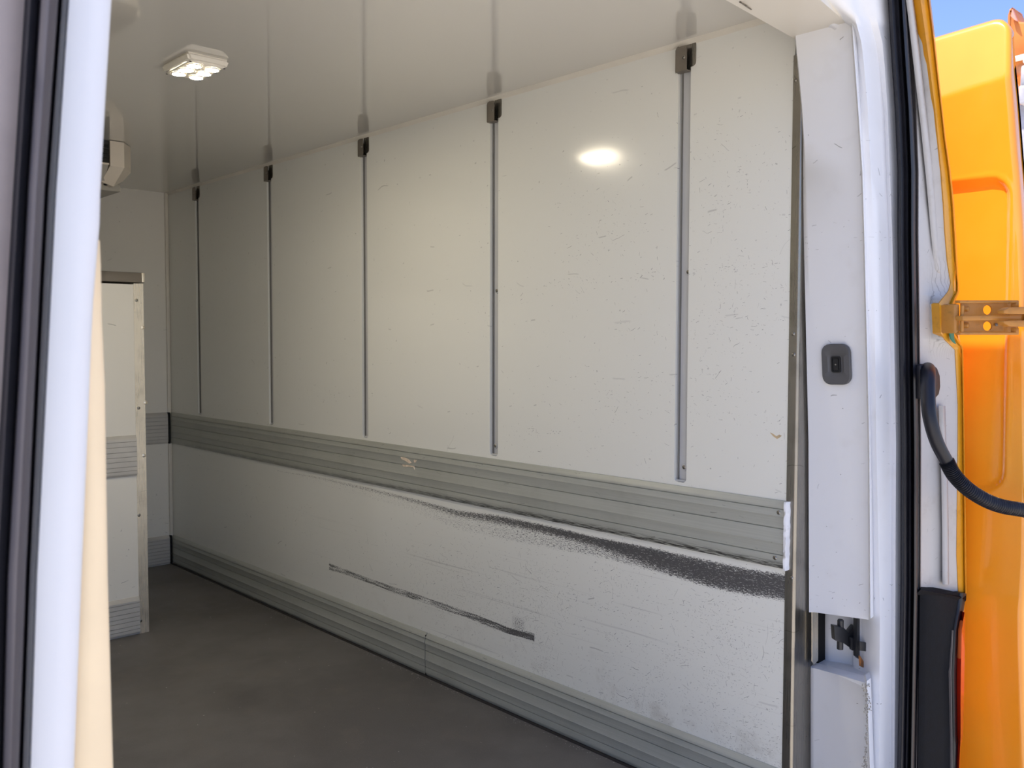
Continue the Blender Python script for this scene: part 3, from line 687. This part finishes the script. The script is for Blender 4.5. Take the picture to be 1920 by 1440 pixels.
sk = empty('door_striker', ony(.95, 1590, 1200)); tag(sk, 'black steel door catch with pin in the pillar pocket', 'catch')
def q3(px, py, y): return ony(y, px, py)
prism('catch_arm', [q3(1564, 1174, .955), q3(1582, 1177, .955), q3(1592, 1186, .955), q3(1602, 1174, .955), q3(1611, 1176, .955), q3(1611, 1220, .955), q3(1600, 1219, .955), q3(1583, 1207, .955), q3(1566, 1201, .955)], (.010, .014, 0), M['black_metal'], sk, .0012)
A, B = q3(1575, 1162, .962), q3(1575, 1217, .962)
lathe('catch_pin', [(.0070, 0), (.0070, (A-B).length-.002), (.0055, (A-B).length)], B, (0, 0, 1), M['black_metal'], sk, 16)
prism('catch_bracket', [q3(1607, 1160, .935), q3(1612, 1160, .935), q3(1612, 1237, .935), q3(1607, 1232, .935)], (.006, .012, 0), M['black_metal'], sk, .0008)
prism('strap', [q3(1612, 1203, .925), q3(1642, 1208, .905), q3(1646, 1211, .903), q3(1645, 1224, .903), q3(1612, 1220, .925)], (.002, .004, 0), M['black_metal'], sk, .0006)
prism('catch_boss', [q3(1596, 1196, .945), q3(1611, 1199, .945), q3(1611, 1222, .945), q3(1598, 1220, .945)], (.006, .010, 0), M['black_metal'], sk, .0015)

# --- lock button plate on the pillar panel
P1, P2, P3 = ony(1.020, interp(pl, 683), 683), ony(.895, interp(pr, 683), 683), ony(1.020, interp(pl, 500), 500)
e_u = (P2-P1).normalized(); e_v0 = (P3-P1); e_n = e_u.cross(e_v0).normalized()
if e_n.dot(CAM-P1) < 0: e_n = -e_n
e_v = e_n.cross(e_u).normalized()
if e_v.z < 0: e_v = -e_v
def onp(px, py, off=0.0):
    d_ = ray(px, py); Q = P1+e_n*off; return CAM+d_*((Q-CAM).dot(e_n)/d_.dot(e_n))
bc = onp(1569, 683); bu = abs((onp(1596, 683)-onp(1543, 683)).dot(e_u))/2; bv = abs((onp(1569, 645)-onp(1569, 721)).dot(e_v))/2
def rrp(hu, hv, r, off, cu=0.0, cv_=0.0, n=6):
    out = []
    for (su, sv, a0) in ((-1, -1, math.pi), (1, -1, 1.5*math.pi), (1, 1, 0), (-1, 1, .5*math.pi)):
        for q in range(n):
            t = a0+math.pi/2*q/(n-1); out.append(bc+e_u*(cu+su*(hu-r)+r*math.cos(t))+e_v*(cv_+sv*(hv-r)+r*math.sin(t))+e_n*off)
    return out
def rings(name, specs, material, parent):
    V, F = [], []; n = 24
    for sp in specs: V += rrp(*sp)
    for k in range(len(specs)-1):
        for i in range(n): F.append((k*n+i, k*n+(i+1) % n, (k+1)*n+(i+1) % n, (k+1)*n+i))
    F.append(tuple(range(n))); F.append(tuple((len(specs)-1)*n+i for i in range(n)))
    return pyd(name, V, F, material, parent, angle=40)
lb = empty('lock_switch', bc); tag(lb, 'charcoal rounded switch plate with black rocker on the white pillar', 'switch')
rings('switch_plate', [(bu, bv, .0190, -.002), (bu, bv, .019, .0040), (bu-.0015, bv-.0015, .018, .0055), (bu*.57, bv*.55, .010, .0055), (bu*.50, bv*.48, .009, .0030), (bu*.36, bv*.42, .006, .0026)], M['button'], lb)
rings('rocker', [(bu*.35, bv*.41, .005, .0), (bu*.34, bv*.40, .005, .0045), (bu*.24, bv*.34, .002, .0046), (bu*.22, bv*.32, .001, .0030)], M['black'], lb)
rings('rocker_key', [(bu*.19, bv*.29, .001, .002), (bu*.18, bv*.28, .001, .0055)], M['black'], lb)
# the little padlock-like mark on the rocker: an open diamond ring
V, F = [], []
for k in range(8):
    a = 2*math.pi*k/8
    for r in (.0017, .0008): V.append(bc+e_u*(r*math.cos(a))+e_v*(r*math.sin(a))+e_n*.0058)
for k in range(8): F.append((2*k, 2*k+1, (2*k+3) % 16, (2*k+2) % 16))
pyd('rocker_mark', V, F, M['grey_panel'], lb)

# --- rubber door seal, right
s0 = [(0, 1664), (100, 1670), (200, 1677), (320, 1682), (440, 1682), (830, 1688), (1100, 1688), (1440, 1682), ]
def sh(p, a, b=None): return [(r, x+a+(0 if b is None else (b-a)*min(max((r-0)/1440, 0), 1))) for r, x in p]
sr = empty('door_seal', (1.95, .8, 0)); tag(sr, 'black rubber door seal running up the right side of the opening', 'door seal')
loft('seal_bulb', [(.862, s0), (.842, sh(s0, 3)), (.836, sh(s0, 8)), (.838, sh(s0, 14)), (.832, sh(s0, 19, 17)), (.836, sh(s0, 24, 23))], rws(-260, 1700), (.01, .04, 0), M['rubber'], sr, 70)
loft('seal_lip', [(.838, sh(s0, 24, 23)), (.826, sh(s0, 27, 26)), (.824, sh(s0, 31, 29)), (.832, sh(s0, 35, 32)), (.850, sh(s0, 37, 34))], rws(-260, 1700), (.01, .03, 0), M['rubber'], sr, 70)
loft('seal_carrier', [(.84, sh(s0, 36, 33)), (.834, sh(s0, 40, 36)), (.836, sh(s0, 44, 40)), (.85, sh(s0, 45, 41))], rws(-260, 1700), (.01, .03, 0), M['rubber_grey'], sr, 70)

# --- outer white face, yellow paint edge, sealant beads
ye = [(0, 1726), (71, 1736), (181, 1751), (350, 1768), (420, 1771), (493, 1777), (530, 1783), (545, 1779), (569, 1761), (624, 1763.5), (640, 1775), (656, 1791), (770, 1797), (1040, 1794), (1110, 1797)]
yr_ = [(0, 1745), (58, 1752), (146, 1761), (262, 1774), (350, 1787), (420, 1792), (520, 1797), (548, 1799), (558, 1794), (570, 1790), (625, 1790), (632, 1794), (650, 1806), (828, 1808.5), (1000, 1811.5), (1110, 1812.5)]
w0 = sh(s0, 40, 36)
wm = [(0, 1708), (181, 1728), (350, 1742), (440, 1744), (830, 1748), (1110, 1752)]
fine = sorted(set(rws(-260, 1100) + [493, 520, 530, 545, 552, 558, 569, 580, 600, 624, 632, 640, 650, 656, 680, 760, 1113]))
ow = empty('rear_body_flange', (2.0, .82, 0)); tag(ow, 'grubby white rear body edge with sealant beads beside the yellow bodywork', 'pillar', kind='structure')
loft('body_flange', [(.835, w0), (.832, wm), (.808, ye)], fine, (.02, .05, 0), M['outer'], ow)
mid = [(r, (interp(ye, r)+2*interp(yr_, r))/3) for r in fine]
loft('ochre_edge', [(.807, ye), (.802, mid)], fine, (.02, .04, 0), M['yellow_edge'], ow)
mid2 = [(r, x+.8) for r, x in mid]
loft('body_corner', [(.802, mid2), (.797, [(r, (x+interp(yr_, r))/2) for r, x in mid2]), (.800, yr_)], fine, (.02, .05, 0), M['yellow_edge'], ow)
def bead(name, pts, wpx, y):
    loft(name, [(y+.002, [(r, x-wpx/2) for r, x in pts]), (y-.0025, [(r, x) for r, x in pts]), (y+.002, [(r, x+wpx/2) for r, x in pts])], [p[0] for p in pts], (0, .004, 0), M['outer'], ow, 80)
bead('sealant_bead', [(-60, 1700), (23, 1711), (120, 1722), (233, 1735), (330, 1745), (420, 1753), (505, 1761), (512, 1763)], 11, .822)
bead('sealant_bead', [(761, 1768), (830, 1770), (900, 1773), (1000, 1774.5), (1096, 1775)], 9, .813)
tl = [(1760, 590)]
def patch(name, pts, y, d, material, parent): return prism(name, [ony(y, a_, b_) for a_, b_ in pts], d, material, parent)
patch('primer_patch', [(1781, 573), (1788, 570), (1790, 572), (1790, 591), (1781, 591)], .7960, (0, .002, 0), M['teal'], ow)
patch('primer_patch', [(1781, 625), (1789, 624), (1789, 634), (1793, 645), (1788, 642), (1783, 635)], .7960, (0, .002, 0), M['teal'], ow)
# body side panel (outside skin) running forward, and the roof
ys_ = [(r_, x_-1 if r_ < 1112 else x_-6) for r_, x_ in yr_]+[(1150, 1806), (1440, 1798)]
loft('side_skin', [(.803, [(r_, x_-3) for r_, x_ in ys_]), (.801, ys_)], rws(-190, 1700), (0, 5.4, 0), M['yellow'], ow)
vr = empty('van_roof', (1.03, 3.4, 2.0)); tag(vr, 'white roof skin over the cargo bay, unseen from inside', 'roof', kind='structure')
prism('roof_skin', [(1.90, .82, 1.90), (1.86, .82, 2.00), (1.75, .82, 2.06), (.32, .82, 2.06), (.2, .82, 2.0), (.16, .82, 1.90)], (0, 5.4, 0), M['white'], vr)
box('near_side_skin', (.02, .95, -.35), (.04, 6.2, 1.92), M['yellow'], vr)
box('under_floor', (0, .95, -.35), (2.06, 6.2, -.3), M['dark'], vr)

# --- tail lamp and black housing
tc = empty('tail_lamp', ony(.82, 1770, 1300)); tag(tc, 'black lamp housing with a red tail lens at the lower rear corner', 'tail lamp')
h0 = [(1106, 1725), (1440, 1721)]; hE = [(1107, 1800), (1180, 1787), (1260, 1783), (1380, 1785), (1440, 1785)]; hR = [(1112, 1812), (1150, 1806), (1182, 1796), (1260, 1794.5), (1380, 1795), (1400, 1799), (1440, 1798)]
hr = [1112, 1120, 1135, 1150, 1182, 1220, 1260, 1320, 1380, 1400, 1440, 1560, 1700]
loft('lamp_housing', [(.832, h0), (.822, [(r, x+12) for r, x in h0]), (.808, [(1112, 1770), (1440, 1772)]), (.798, hE)], hr, (.02, .05, 0), M['bumper'], tc, 60)
loft('housing_rim', [(.7975, [(r, x+.6) for r, x in hE]), (.793, [(r, (x+interp(hR, r))/2) for r, x in hE]), (.799, hR)], hr, (.02, .05, 0), M['black'], tc, 60)
loft('housing_seam', [(.7972, [(r, x-.6) for r, x in hE]), (.7965, [(r, x+.8) for r, x in hE])], hr[4:], (0, .006, 0), M['rubber_grey'], tc)
a_ = ony(.822, 1727, 1107); b_ = ony(.822, 1812, 1127)
prism('housing_cap', [ony(.822, 1726, 1106), ony(.793, 1800, 1120), ony(.795, 1811.5, 1126), ony(.80, 1812, 1114), ony(.815, 1800, 1108), ony(.84, 1727, 1098)], (.0, .01, -.012), M['bumper'], tc)
lr = [1148, 1165, 1182, 1220, 1260, 1298, 1340, 1381, 1400, 1440, 1560, 1700]
lR = [(1148, 1809.5), (1220, 1809), (1300, 1807.5), (1381, 1805.5), (1395, 1801), (1440, 1800)]
lL = [(1148, 1808), (1165, 1802), (1182, 1797), (1260, 1795.2), (1298, 1795), (1381, 1797), (1440, 1796.5)]
loft('red_lens', [(.799, lL), (.786, [(r, x+(interp(lR, r)-x)*.5) for r, x in lL]), (.790, lR)], lr, (.012, .03, 0), M['red'], tc, 60)
loft('amber_lens', [(.7895, [(1165, 1803), (1182, 1799.5), (1235, 1798)]), (.7845, [(1165, 1806), (1182, 1803.5), (1235, 1801.5)])], [1165, 1182, 1205, 1235], (.006, .006, 0), M['amber'], tc)

# ================================================================== YELLOW REAR DOOR folded right round against the van's side
XD = 2.22
def door():
    """skin in the plane x=XD: u towards the rear (-y), with crease, stamped recess and rolled edge"""
    Rp = [(1884, 47), (1888, 87), (1891.6, 124), (1896.7, 175), (1899.6, 210), (1905, 283), (1909, 327), (1913.4, 385), (1915.6, 420), (1918, 480), (1921, 560), (1925, 700), (1927, 900), (1925, 1050), (1921, 1120), (1917.5, 1148), (1915, 1220), (1913.5, 1340), (1913, 1440), (1912, 1560), (1911, 1700)]
    RR = sorted([(onx(XD, a, b).z, onx(XD, a, b).y) for a, b in Rp])
    def edge(z):
        return interp([(q[0], q[1]) for q in RR], z)
    y_in = .82+.60
    topL = onx(XD, 1780, 45); topM = onx(XD, 1853, 23)
    sl = (topM.z-topL.z)/(topM.y-topL.y)
    zb_ = onx(XD, 1880, 1690).z
    nu, nv = 72, 260
    yref = onx(XD, 1880, 40).y
    rc_t = onx(XD, 1830, 338); rc_b = onx(XD, 1857, 920); re_ = onx(XD, 1889, 600)
    zt_r, zb_r = rc_t.z, rc_b.z
    crz = [onx(XD, 1780, 177), onx(XD, 1888, 143)]
    ccr = [onx(XD, 1812, 1105), onx(XD, 1915, 1128)]
    V, F = [], []
    R_ = .045
    for j in range(nv+1):
        t = j/nv
        for i in range(nu+1):
            s = (i/nu)**1.6                             # 0 = rear (near) edge, 1 = far
            # top line with a rounded near corner
            z_try = None
            y_e = edge(1.88)
            yy0 = y_e + s*(y_in-y_e)
            ztop = topM.z + sl*(yy0-topM.y) - .006*max(0, (.02-(yy0-y_e)))/.02
            dd = yy0-y_e
            if dd < R_: ztop -= R_*1.0*(1-math.sqrt(max(0, 1-(1-dd/R_)**2)))
            tt = 1-(1-t)**1.0
            z = zb_ + (ztop-zb_)*tt
            ye_ = edge(z)
            y = ye_ + s*(y_in-ye_)
            if z > 1.80: y = max(y, yy0) if False else y
            x = XD
            # rolled edge
            e = y-ye_
            if e < .012: x += .012*(1-math.sqrt(max(0, 1-(1-e/.012)**2)))
            te = ztop-z
            if te < .012: x += .010*(1-math.sqrt(max(0, 1-(1-te/.012)**2)))
            # upper crease: the skin above leans away
            cz = crz[0].z+(crz[1].z-crz[0].z)*(y-crz[0].y)/(crz[1].y-crz[0].y)
            if z > cz: x += (z-cz)*.30
            cz2 = ccr[0].z+(ccr[1].z-ccr[0].z)*(y-ccr[0].y)/(ccr[1].y-ccr[0].y)
            if z < cz2: x += (cz2-z)*.10
            # recess: rounded rectangle, signed distance
            yr0 = re_.y+.0 + (z-re_.z)*.008; yr1 = y_in+.2; rr_ = .045
            qx = abs(y-(yr0+yr1)/2)-((yr1-yr0)/2-rr_); qz = abs(z-(zt_r+zb_r)/2)-((zt_r-zb_r)/2-rr_)
            sdv = math.hypot(max(qx, 0), max(qz, 0))+min(max(qx, qz), 0)-rr_
            k = min(max(-sdv/.008, 0), 1); k = k*k*(3-2*k); x += .009*k
            # raised bead just outside the recess
            k = max(0, 1-abs(sdv-.006)/.006); x -= .0015*k*k*(3-2*k)
            V.append((x, y, z))
    n = nu+1
    for j in range(nv):
        for i in range(nu): a = j*n+i; F.append((a, a+1, a+n+1, a+n))
    N = len(V)
    V += [(XD+.05+.3*max(0, (v[0]-XD-.02)), v[1]+(.004 if k % n == 0 else 0), v[2]) for k, v in enumerate(V)]
    for j in range(nv):
        for i in range(nu): a = N+j*n+i; F.append((a, a+n, a+n+1, a+1))
    for i in range(nu):
        F.append((i, N+i, N+i+1, i+1)); a = nv*n+i; F.append((a, a+1, N+a+1, N+a))
    for j in range(nv):
        a = j*n; F.append((a, a+n, N+a+n, N+a)); a = j*n+nu; F.append((a, N+a, N+a+n, a+n))
    return V, F
dy = empty('door_2', (XD, .8, 0)); tag(dy, 'glossy yellow-orange rear door folded open beside the body', 'door', kind='structure')
V, F = door(); pyd('door_skin', V, F, M['yellow'], dy, angle=60)

# ================================================================== HINGE between body corner and door
hg = empty('hinge', ony(.76, 1850, 595)); tag(hg, 'ochre overpainted hinge with two round holes')
hg.parent = dy; hg.matrix_parent_inverse = Matrix.Translation(-dy.location)
YH = .80
def hq(px, py, y=YH): return ony(y-.022-(px-1790)*.00078, px, py)
# pressed plate with two round holes and a notch: built as a grid-free outline with bridged holes
def plate_with_holes(name, x0, x1, y0, y1, holes, thick, material, parent, y=YH):
    bm = bmesh.new()
    def ring2(pts): 
        vs = [bm.verts.new(hq(a, b, y)) for a, b in pts]; return [bm.edges.new((vs[i], vs[(i+1) % len(vs)])) for i in range(len(vs))]
    E = ring2([(x0, y0), (x1, y0), (x1, y1), (x0, y1)])
    for (cx, cy, rx, ry) in holes:
        E += ring2([(cx+rx*math.cos(2*math.pi*k/24), cy+ry*math.sin(2*math.pi*k/24)) for k in range(24)])
    bmesh.ops.triangle_fill(bm, use_beauty=True, edges=E)
    r = bmesh.ops.extrude_face_region(bm, geom=bm.faces[:])
    bmesh.ops.translate(bm, verts=[e for e in r['geom'] if isinstance(e, bmesh.types.BMVert)], vec=(0, thick, 0))
    bmesh.ops.recalc_face_normals(bm, faces=bm.faces)
    me = bpy.data.meshes.new(name); bm.to_mesh(me); bm.free(); return link(name, me, material, parent)
plate_with_holes('hinge_plate', 1803, 1909, 565, 626, [(1852, 581, 8.6, 9), (1852, 611.5, 8.6, 9)], .003, M['hinge'], hg, .806)
for (a, b, c_, d_) in ((1801, 1911, 563, 568.5), (1801, 1911, 622.5, 628)):
    prism('plate_rim', [hq(a, c_, .798), hq(b, c_, .798), hq(b, d_, .798), hq(a, d_, .798)], (0, .012, 0), M['hinge'], hg, .0015)
prism('plate_rim', [hq(1906, 563, .798), hq(1911, 563, .798), hq(1911, 576, .798), hq(1906, 576, .798)], (0, .012, 0), M['hinge'], hg, .0012)
prism('plate_rim', [hq(1906, 614, .798), hq(1911, 614, .798), hq(1911, 628, .798), hq(1906, 628, .798)], (0, .012, 0), M['hinge'], hg, .0012)
prism('hinge_web', [hq(1806, 592, .792), hq(1896, 590, .792), hq(1897, 600, .792), hq(1806, 601.5, .792)], (0, .016, 0), M['hinge'], hg, .002)
prism('knuckle', [hq(1790, 571, .80), hq(1800, 569, .80), hq(1801, 623, .80), hq(1791, 626, .80)], (0, .03, 0), M['hinge'], hg, .003)
for py in (579, 610):
    lathe('hinge_bolt', [(.0065, 0), (.0065, .008), (.005, .010)], hq(1807, py, .804), (.25, -1, 0), M['hinge'], hg, 14)
A, B = hq(1803, 573, .797), hq(1803, 622, .797)
lathe('hinge_pin', [(.004, 0), (.004, (A-B).length)], B, (0, 0, 1), M['hinge'], hg, 12)
prism('door_arm', [hq(1883, 582, .785), hq(1893, 576, .785), hq(1935, 575, .785), hq(1935, 589, .785), hq(1896, 589, .785), hq(1883, 588, .785)], (0, .014, 0), M['hinge'], hg, .0015)
prism('door_arm', [hq(1883, 602, .785), hq(1896, 601, .785), hq(1935, 601, .785), hq(1935, 613, .785), hq(1893, 612, .785), hq(1883, 606, .785)], (0, .014, 0), M['hinge'], hg, .0015)
prism('arm_core', [hq(1893, 589, .792), hq(1940, 589, .792), hq(1940, 601, .792), hq(1893, 601, .792)], (0, .010, 0), M['hinge'], hg, .0015)
ae = hq(1925, 595, .792)
box('arm_return', (ae.x-.01, ae.y-.012, ae.z-.022), (2.31, ae.y+.002, ae.z+.022), M['hinge'], hg, .003)
box('arm_return', (2.295, ae.y-.012, ae.z-.022), (2.31, .84, ae.z+.022), M['hinge'], hg, .003)
lathe('grease_nipple', [(.0035, 0), (.003, .003), (.0015, .004)], hq(1867, 609, .805), (0, -1, 0), M['clip'], hg, 10)

# ================================================================== CABLE CONDUIT with grommet
cg = empty('cable_conduit', ony(.82, 1745, 700)); tag(cg, 'black cable conduit leaving a rubber grommet, corrugated lower down', 'conduit')
gp = [(1727, 684), (1733, 682), (1750, 683), (1758, 690), (1763, 704), (1764, 725), (1761, 740), (1754, 748), (1742, 750), (1727, 748)]
prism('grommet', [ony(.816-(a-1727)*.0002, a, b) for a, b in gp], (0, .012, 0), M['rubber'], cg, .003, 3)
def cp(px, py, y): return ony(y, px, py)
sm_ = [cp(1739, 690, .822), cp(1740, 705, .795), cp(1740, 745, .778), cp(1744, 785, .768), cp(1757, 830, .757), cp(1777, 868, .745)]
tube('sleeve', sm_, lambda t: .0155-.003*abs(t-.1) if t > .05 else .012, M['rubber'], cg, 18)
co_ = [cp(1775, 865, .746), cp(1790, 892, .735), cp(1820, 921, .715), cp(1862, 944, .69), cp(1905, 954, .665), cp(1960, 957, .635), Vector((2.27, .615, .80)), Vector((2.345, .69, .81)), Vector((2.31, .80, .83))]
tube('corrugated_hose', co_, lambda t: .0140+.0016*math.sin(t*2*math.pi*88), M['rubber'], cg, 16, 96)

# ================================================================== NEAR LEFT PILLAR (close to the lens)
lrows = [-300, -120, 0, 180, 360, 420, 500, 560, 600, 640, 720, 900, 1080, 1260, 1440, 1600, 1900]
k0 = [(0, 52), (360, 30), (720, 10), (1080, -10), (1440, -26)]
k1 = [(0, 73), (360, 50), (720, 32), (1080, 12), (1440, 3)]
k2 = [(0, 112), (360, 86), (720, 68), (1080, 51), (1440, 38)]
k3 = [(0, 126), (360, 102), (720, 84), (1080, 66), (1440, 54)]
k4 = [(0, 209), (180, 198), (360, 188), (450, 186), (500, 180), (560, 175), (640, 171), (720, 168), (1080, 153), (1440, 139)]
k5 = [(0, 209), (180, 198), (360, 188), (450, 187), (500, 189), (600, 191), (720, 196.5), (1080, 202), (1440, 212)]
lp = empty('rear_pillar', (.2, .85, 0)); tag(lp, 'blurred white pillar edge close to the lens with cream inner strip', 'pillar', kind='structure')
def off(p, d): return [(r, x+d) for r, x in p]
loft('pillar_flange', [(.845, off(k3, -6)), (.838, off(k3, 4)), (.836, [(r, (x+interp(k4, r))/2) for r, x in k3]), (.838, off(k4, -5)), (.846, k4)], lrows, (-.03, .05, 0), M['clean'], lp, 60)
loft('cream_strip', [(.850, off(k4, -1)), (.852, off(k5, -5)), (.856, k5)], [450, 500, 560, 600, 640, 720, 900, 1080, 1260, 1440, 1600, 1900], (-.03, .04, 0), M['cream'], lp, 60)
loft('outer_face', [(.86, off(k0, -260)), (.83, off(k0, -60)), (.835, off(k0, 3))], lrows, (-.02, .05, 0), M['brown_edge'], lp, 60)
ls = empty('door_seal', (.15, .8, 0)); tag(ls, 'blurred black and grey rubber seal along the near pillar, close to the lens', 'door seal')
loft('seal_carrier', [(.83, off(k0, -1)), (.812, off(k0, 5)), (.815, off(k1, -2)), (.83, k1)], lrows, (-.01, .05, 0), M['rubber'], ls, 70)
loft('seal_bulb', [(.826, k1), (.806, off(k1, 6)), (.800, [(r, (x+interp(k2, r))/2) for r, x in k1]), (.806, off(k2, -6)), (.826, k2)], lrows, (-.01, .05, 0), mat('grey_black_rubber', (78, 74, 78), .5, var=.1), ls, 70)
loft('seal_lip', [(.828, off(k2, -1)), (.816, off(k2, 5)), (.822, off(k3, -3)), (.84, k3)], lrows, (-.01, .04, 0), M['rubber'], ls, 70)

# ================================================================== SMALL THINGS IN THE BAY
def flat(name, pts, x, t, material, **k):
    o = prism(name, [onx(x, a, b) for a, b in pts], (-t, 0, 0), material); tag(o, **k); return o
flat('tape_residue', [(1444, 811), (1449, 813), (1456, 818), (1461, 815), (1466, 817), (1461, 821), (1457, 823), (1450, 818)], XW-.0001, .0006, M['tape'], label='tan tick-shaped scrap of tape stuck above the waist rail end', cat='tape')
sx = XW-.0121
st = empty('sticker_residue', onx(sx, 765, 868)); tag(st, 'peach torn sticker remains on the waist rail', 'sticker')
for pts in ([(752, 857), (760, 858), (767, 862), (772, 868), (768, 869), (761, 864), (754, 861)], [(755, 871), (766, 872), (777, 874), (778, 881), (776, 876), (764, 875), (757, 875)], [(777, 862), (782, 863), (779, 868), (777, 866)]):
    prism('paper_scrap', [onx(sx, a, b) for a, b in pts], (-.0022, 0, 0), M['sticker'], st)
# pale grit along the foot of the kick rail and a few flecks on the floor: nobody could count it
V, F = [], []
for k in range(520):
    if k < 430: y = random.uniform(YE, YB-.05); x = XW-.018-abs(random.gauss(0, .010)); r = random.uniform(.0006, .0017)
    else: y = random.uniform(1.6, 4.2); x = random.uniform(.9, 1.8); r = random.uniform(.0008, .0022)
    a = random.random()*6.28; b0 = len(V)
    V += [(x+r*1.4*math.cos(a+q*2.1), y+r*random.uniform(.6, 1.8)*math.sin(a+q*2.1), .0002) for q in range(3)] + [(x, y, r*.7)]
    F += [(b0, b0+1, b0+3), (b0+1, b0+2, b0+3), (b0+2, b0, b0+3), (b0, b0+2, b0+1)]
o = pyd('grit', V, F, mat('pale_grit', (190, 186, 176), .8), None, smooth=False); tag(o, 'pale crumbs of grit along the foot of the kick rail', 'grit', kind='stuff')

# ================================================================== PARKED MACHINE beyond the door
XM = 7.5
def mq(px, py, x=XM): return onx(x, px, py)
tk = empty('parked_machine', mq(1910, 200)); tag(tk, 'orange and grey machine standing in the sun beyond the yellow door', 'machine')
prism('orange_fin', [mq(*p) for p in ((1886, 130), (1888, 28), (1892, 16), (1896, 13), (1899, 18), (1908, 40), (1935, 41), (1935, 108), (1920, 112), (1903, 122), (1886, 135))], (.25, 0, 0), M['orange'], tk, .02)
prism('fin_flank', [mq(*p, XM-.04) for p in ((1895, 30), (1898, 17), (1907, 39), (1903, 38))], (.03, 0, 0), M['pink'], tk)
prism('orange_frame', [mq(*p, XM+.3) for p in ((1884, 110), (1915, 110), (1916, 150), (1908, 290), (1902, 300), (1884, 180))], (.3, 0, 0), M['orange'], tk, .02)
A, B = mq(1885, 115, XM-.1), mq(1935, 103, XM-.1)
lathe('tie_rod', [(.020, 0), (.022, (B-A).length*.9), (.02, (B-A).length)], A, B-A, M['whiterod'], tk, 12)
prism('rod_clamp', [mq(*p, XM-.15) for p in ((1917, 101), (1935, 99), (1935, 119), (1917, 118))], (.1, 0, 0), M['whiterod'], tk, .01)
prism('grey_post', [mq(*p) for p in ((1913, 122), (1935, 118), (1935, 165), (1911, 165))], (.2, 0, 0), M['chalky'], tk, .02)
prism('clamp_box', [mq(*p, XM-.1) for p in ((1909, 160), (1935, 158), (1935, 194), (1909, 195))], (.2, 0, 0), M['chalky'], tk, .015)
for py in (163, 177, 191):
    P = mq(1908, py, XM-.05); lathe('clamp_bolt', [(.02, 0), (.02, .05), (.012, .06)], P, (0, 1, 0), M['whiterod'], tk, 10)
prism('grey_column', [mq(*p) for p in ((1906, 196), (1935, 194), (1935, 420), (1914, 420), (1908, 330), (1900, 230))], (.3, 0, 0), M['chalky'], tk, .02)
prism('rusty_foot', [mq(*p, XM-.02) for p in ((1908, 340), (1935, 352), (1935, 450), (1914, 450))], (.3, 0, 0), M['rust'], tk, .01)
# the rest of the machine, mostly outside the photograph: column down to a chassis on wheels
yc = mq(1930, 300).y
box('column_base', (XM+.02, yc-.12, .30), (XM+.28, yc+.14, mq(1920, 415).z+.05), M['chalky'], tk, .02)
box('chassis', (XM-.1, yc-3.2, .05), (XM+1.6, yc+.16, .34), M['chalky'], tk, .03)
box('machine_body', (XM+.05, yc-3.0, .34), (XM+1.5, yc-.25, 2.3), M['orange'], tk, .08)
for wy in (yc-.45, yc-2.5):
    for wx in (XM-.02, XM+1.2): lathe('wheel', [(.2, 0), (.44, .0), (.48, .04), (.48, .24), (.44, .28), (.2, .28)], (wx, wy, -.17), (1, 0, 0), M['rubber'], tk, 32)
# pale wall of the yard behind
yw = box('wall_yard', (9.5, -6, -.65), (9.7, 10, .62), mat('sunlit_yard_wall', (222, 218, 208), .9)); tag(yw, 'pale low yard wall beyond the yellow door', 'wall', kind='structure')
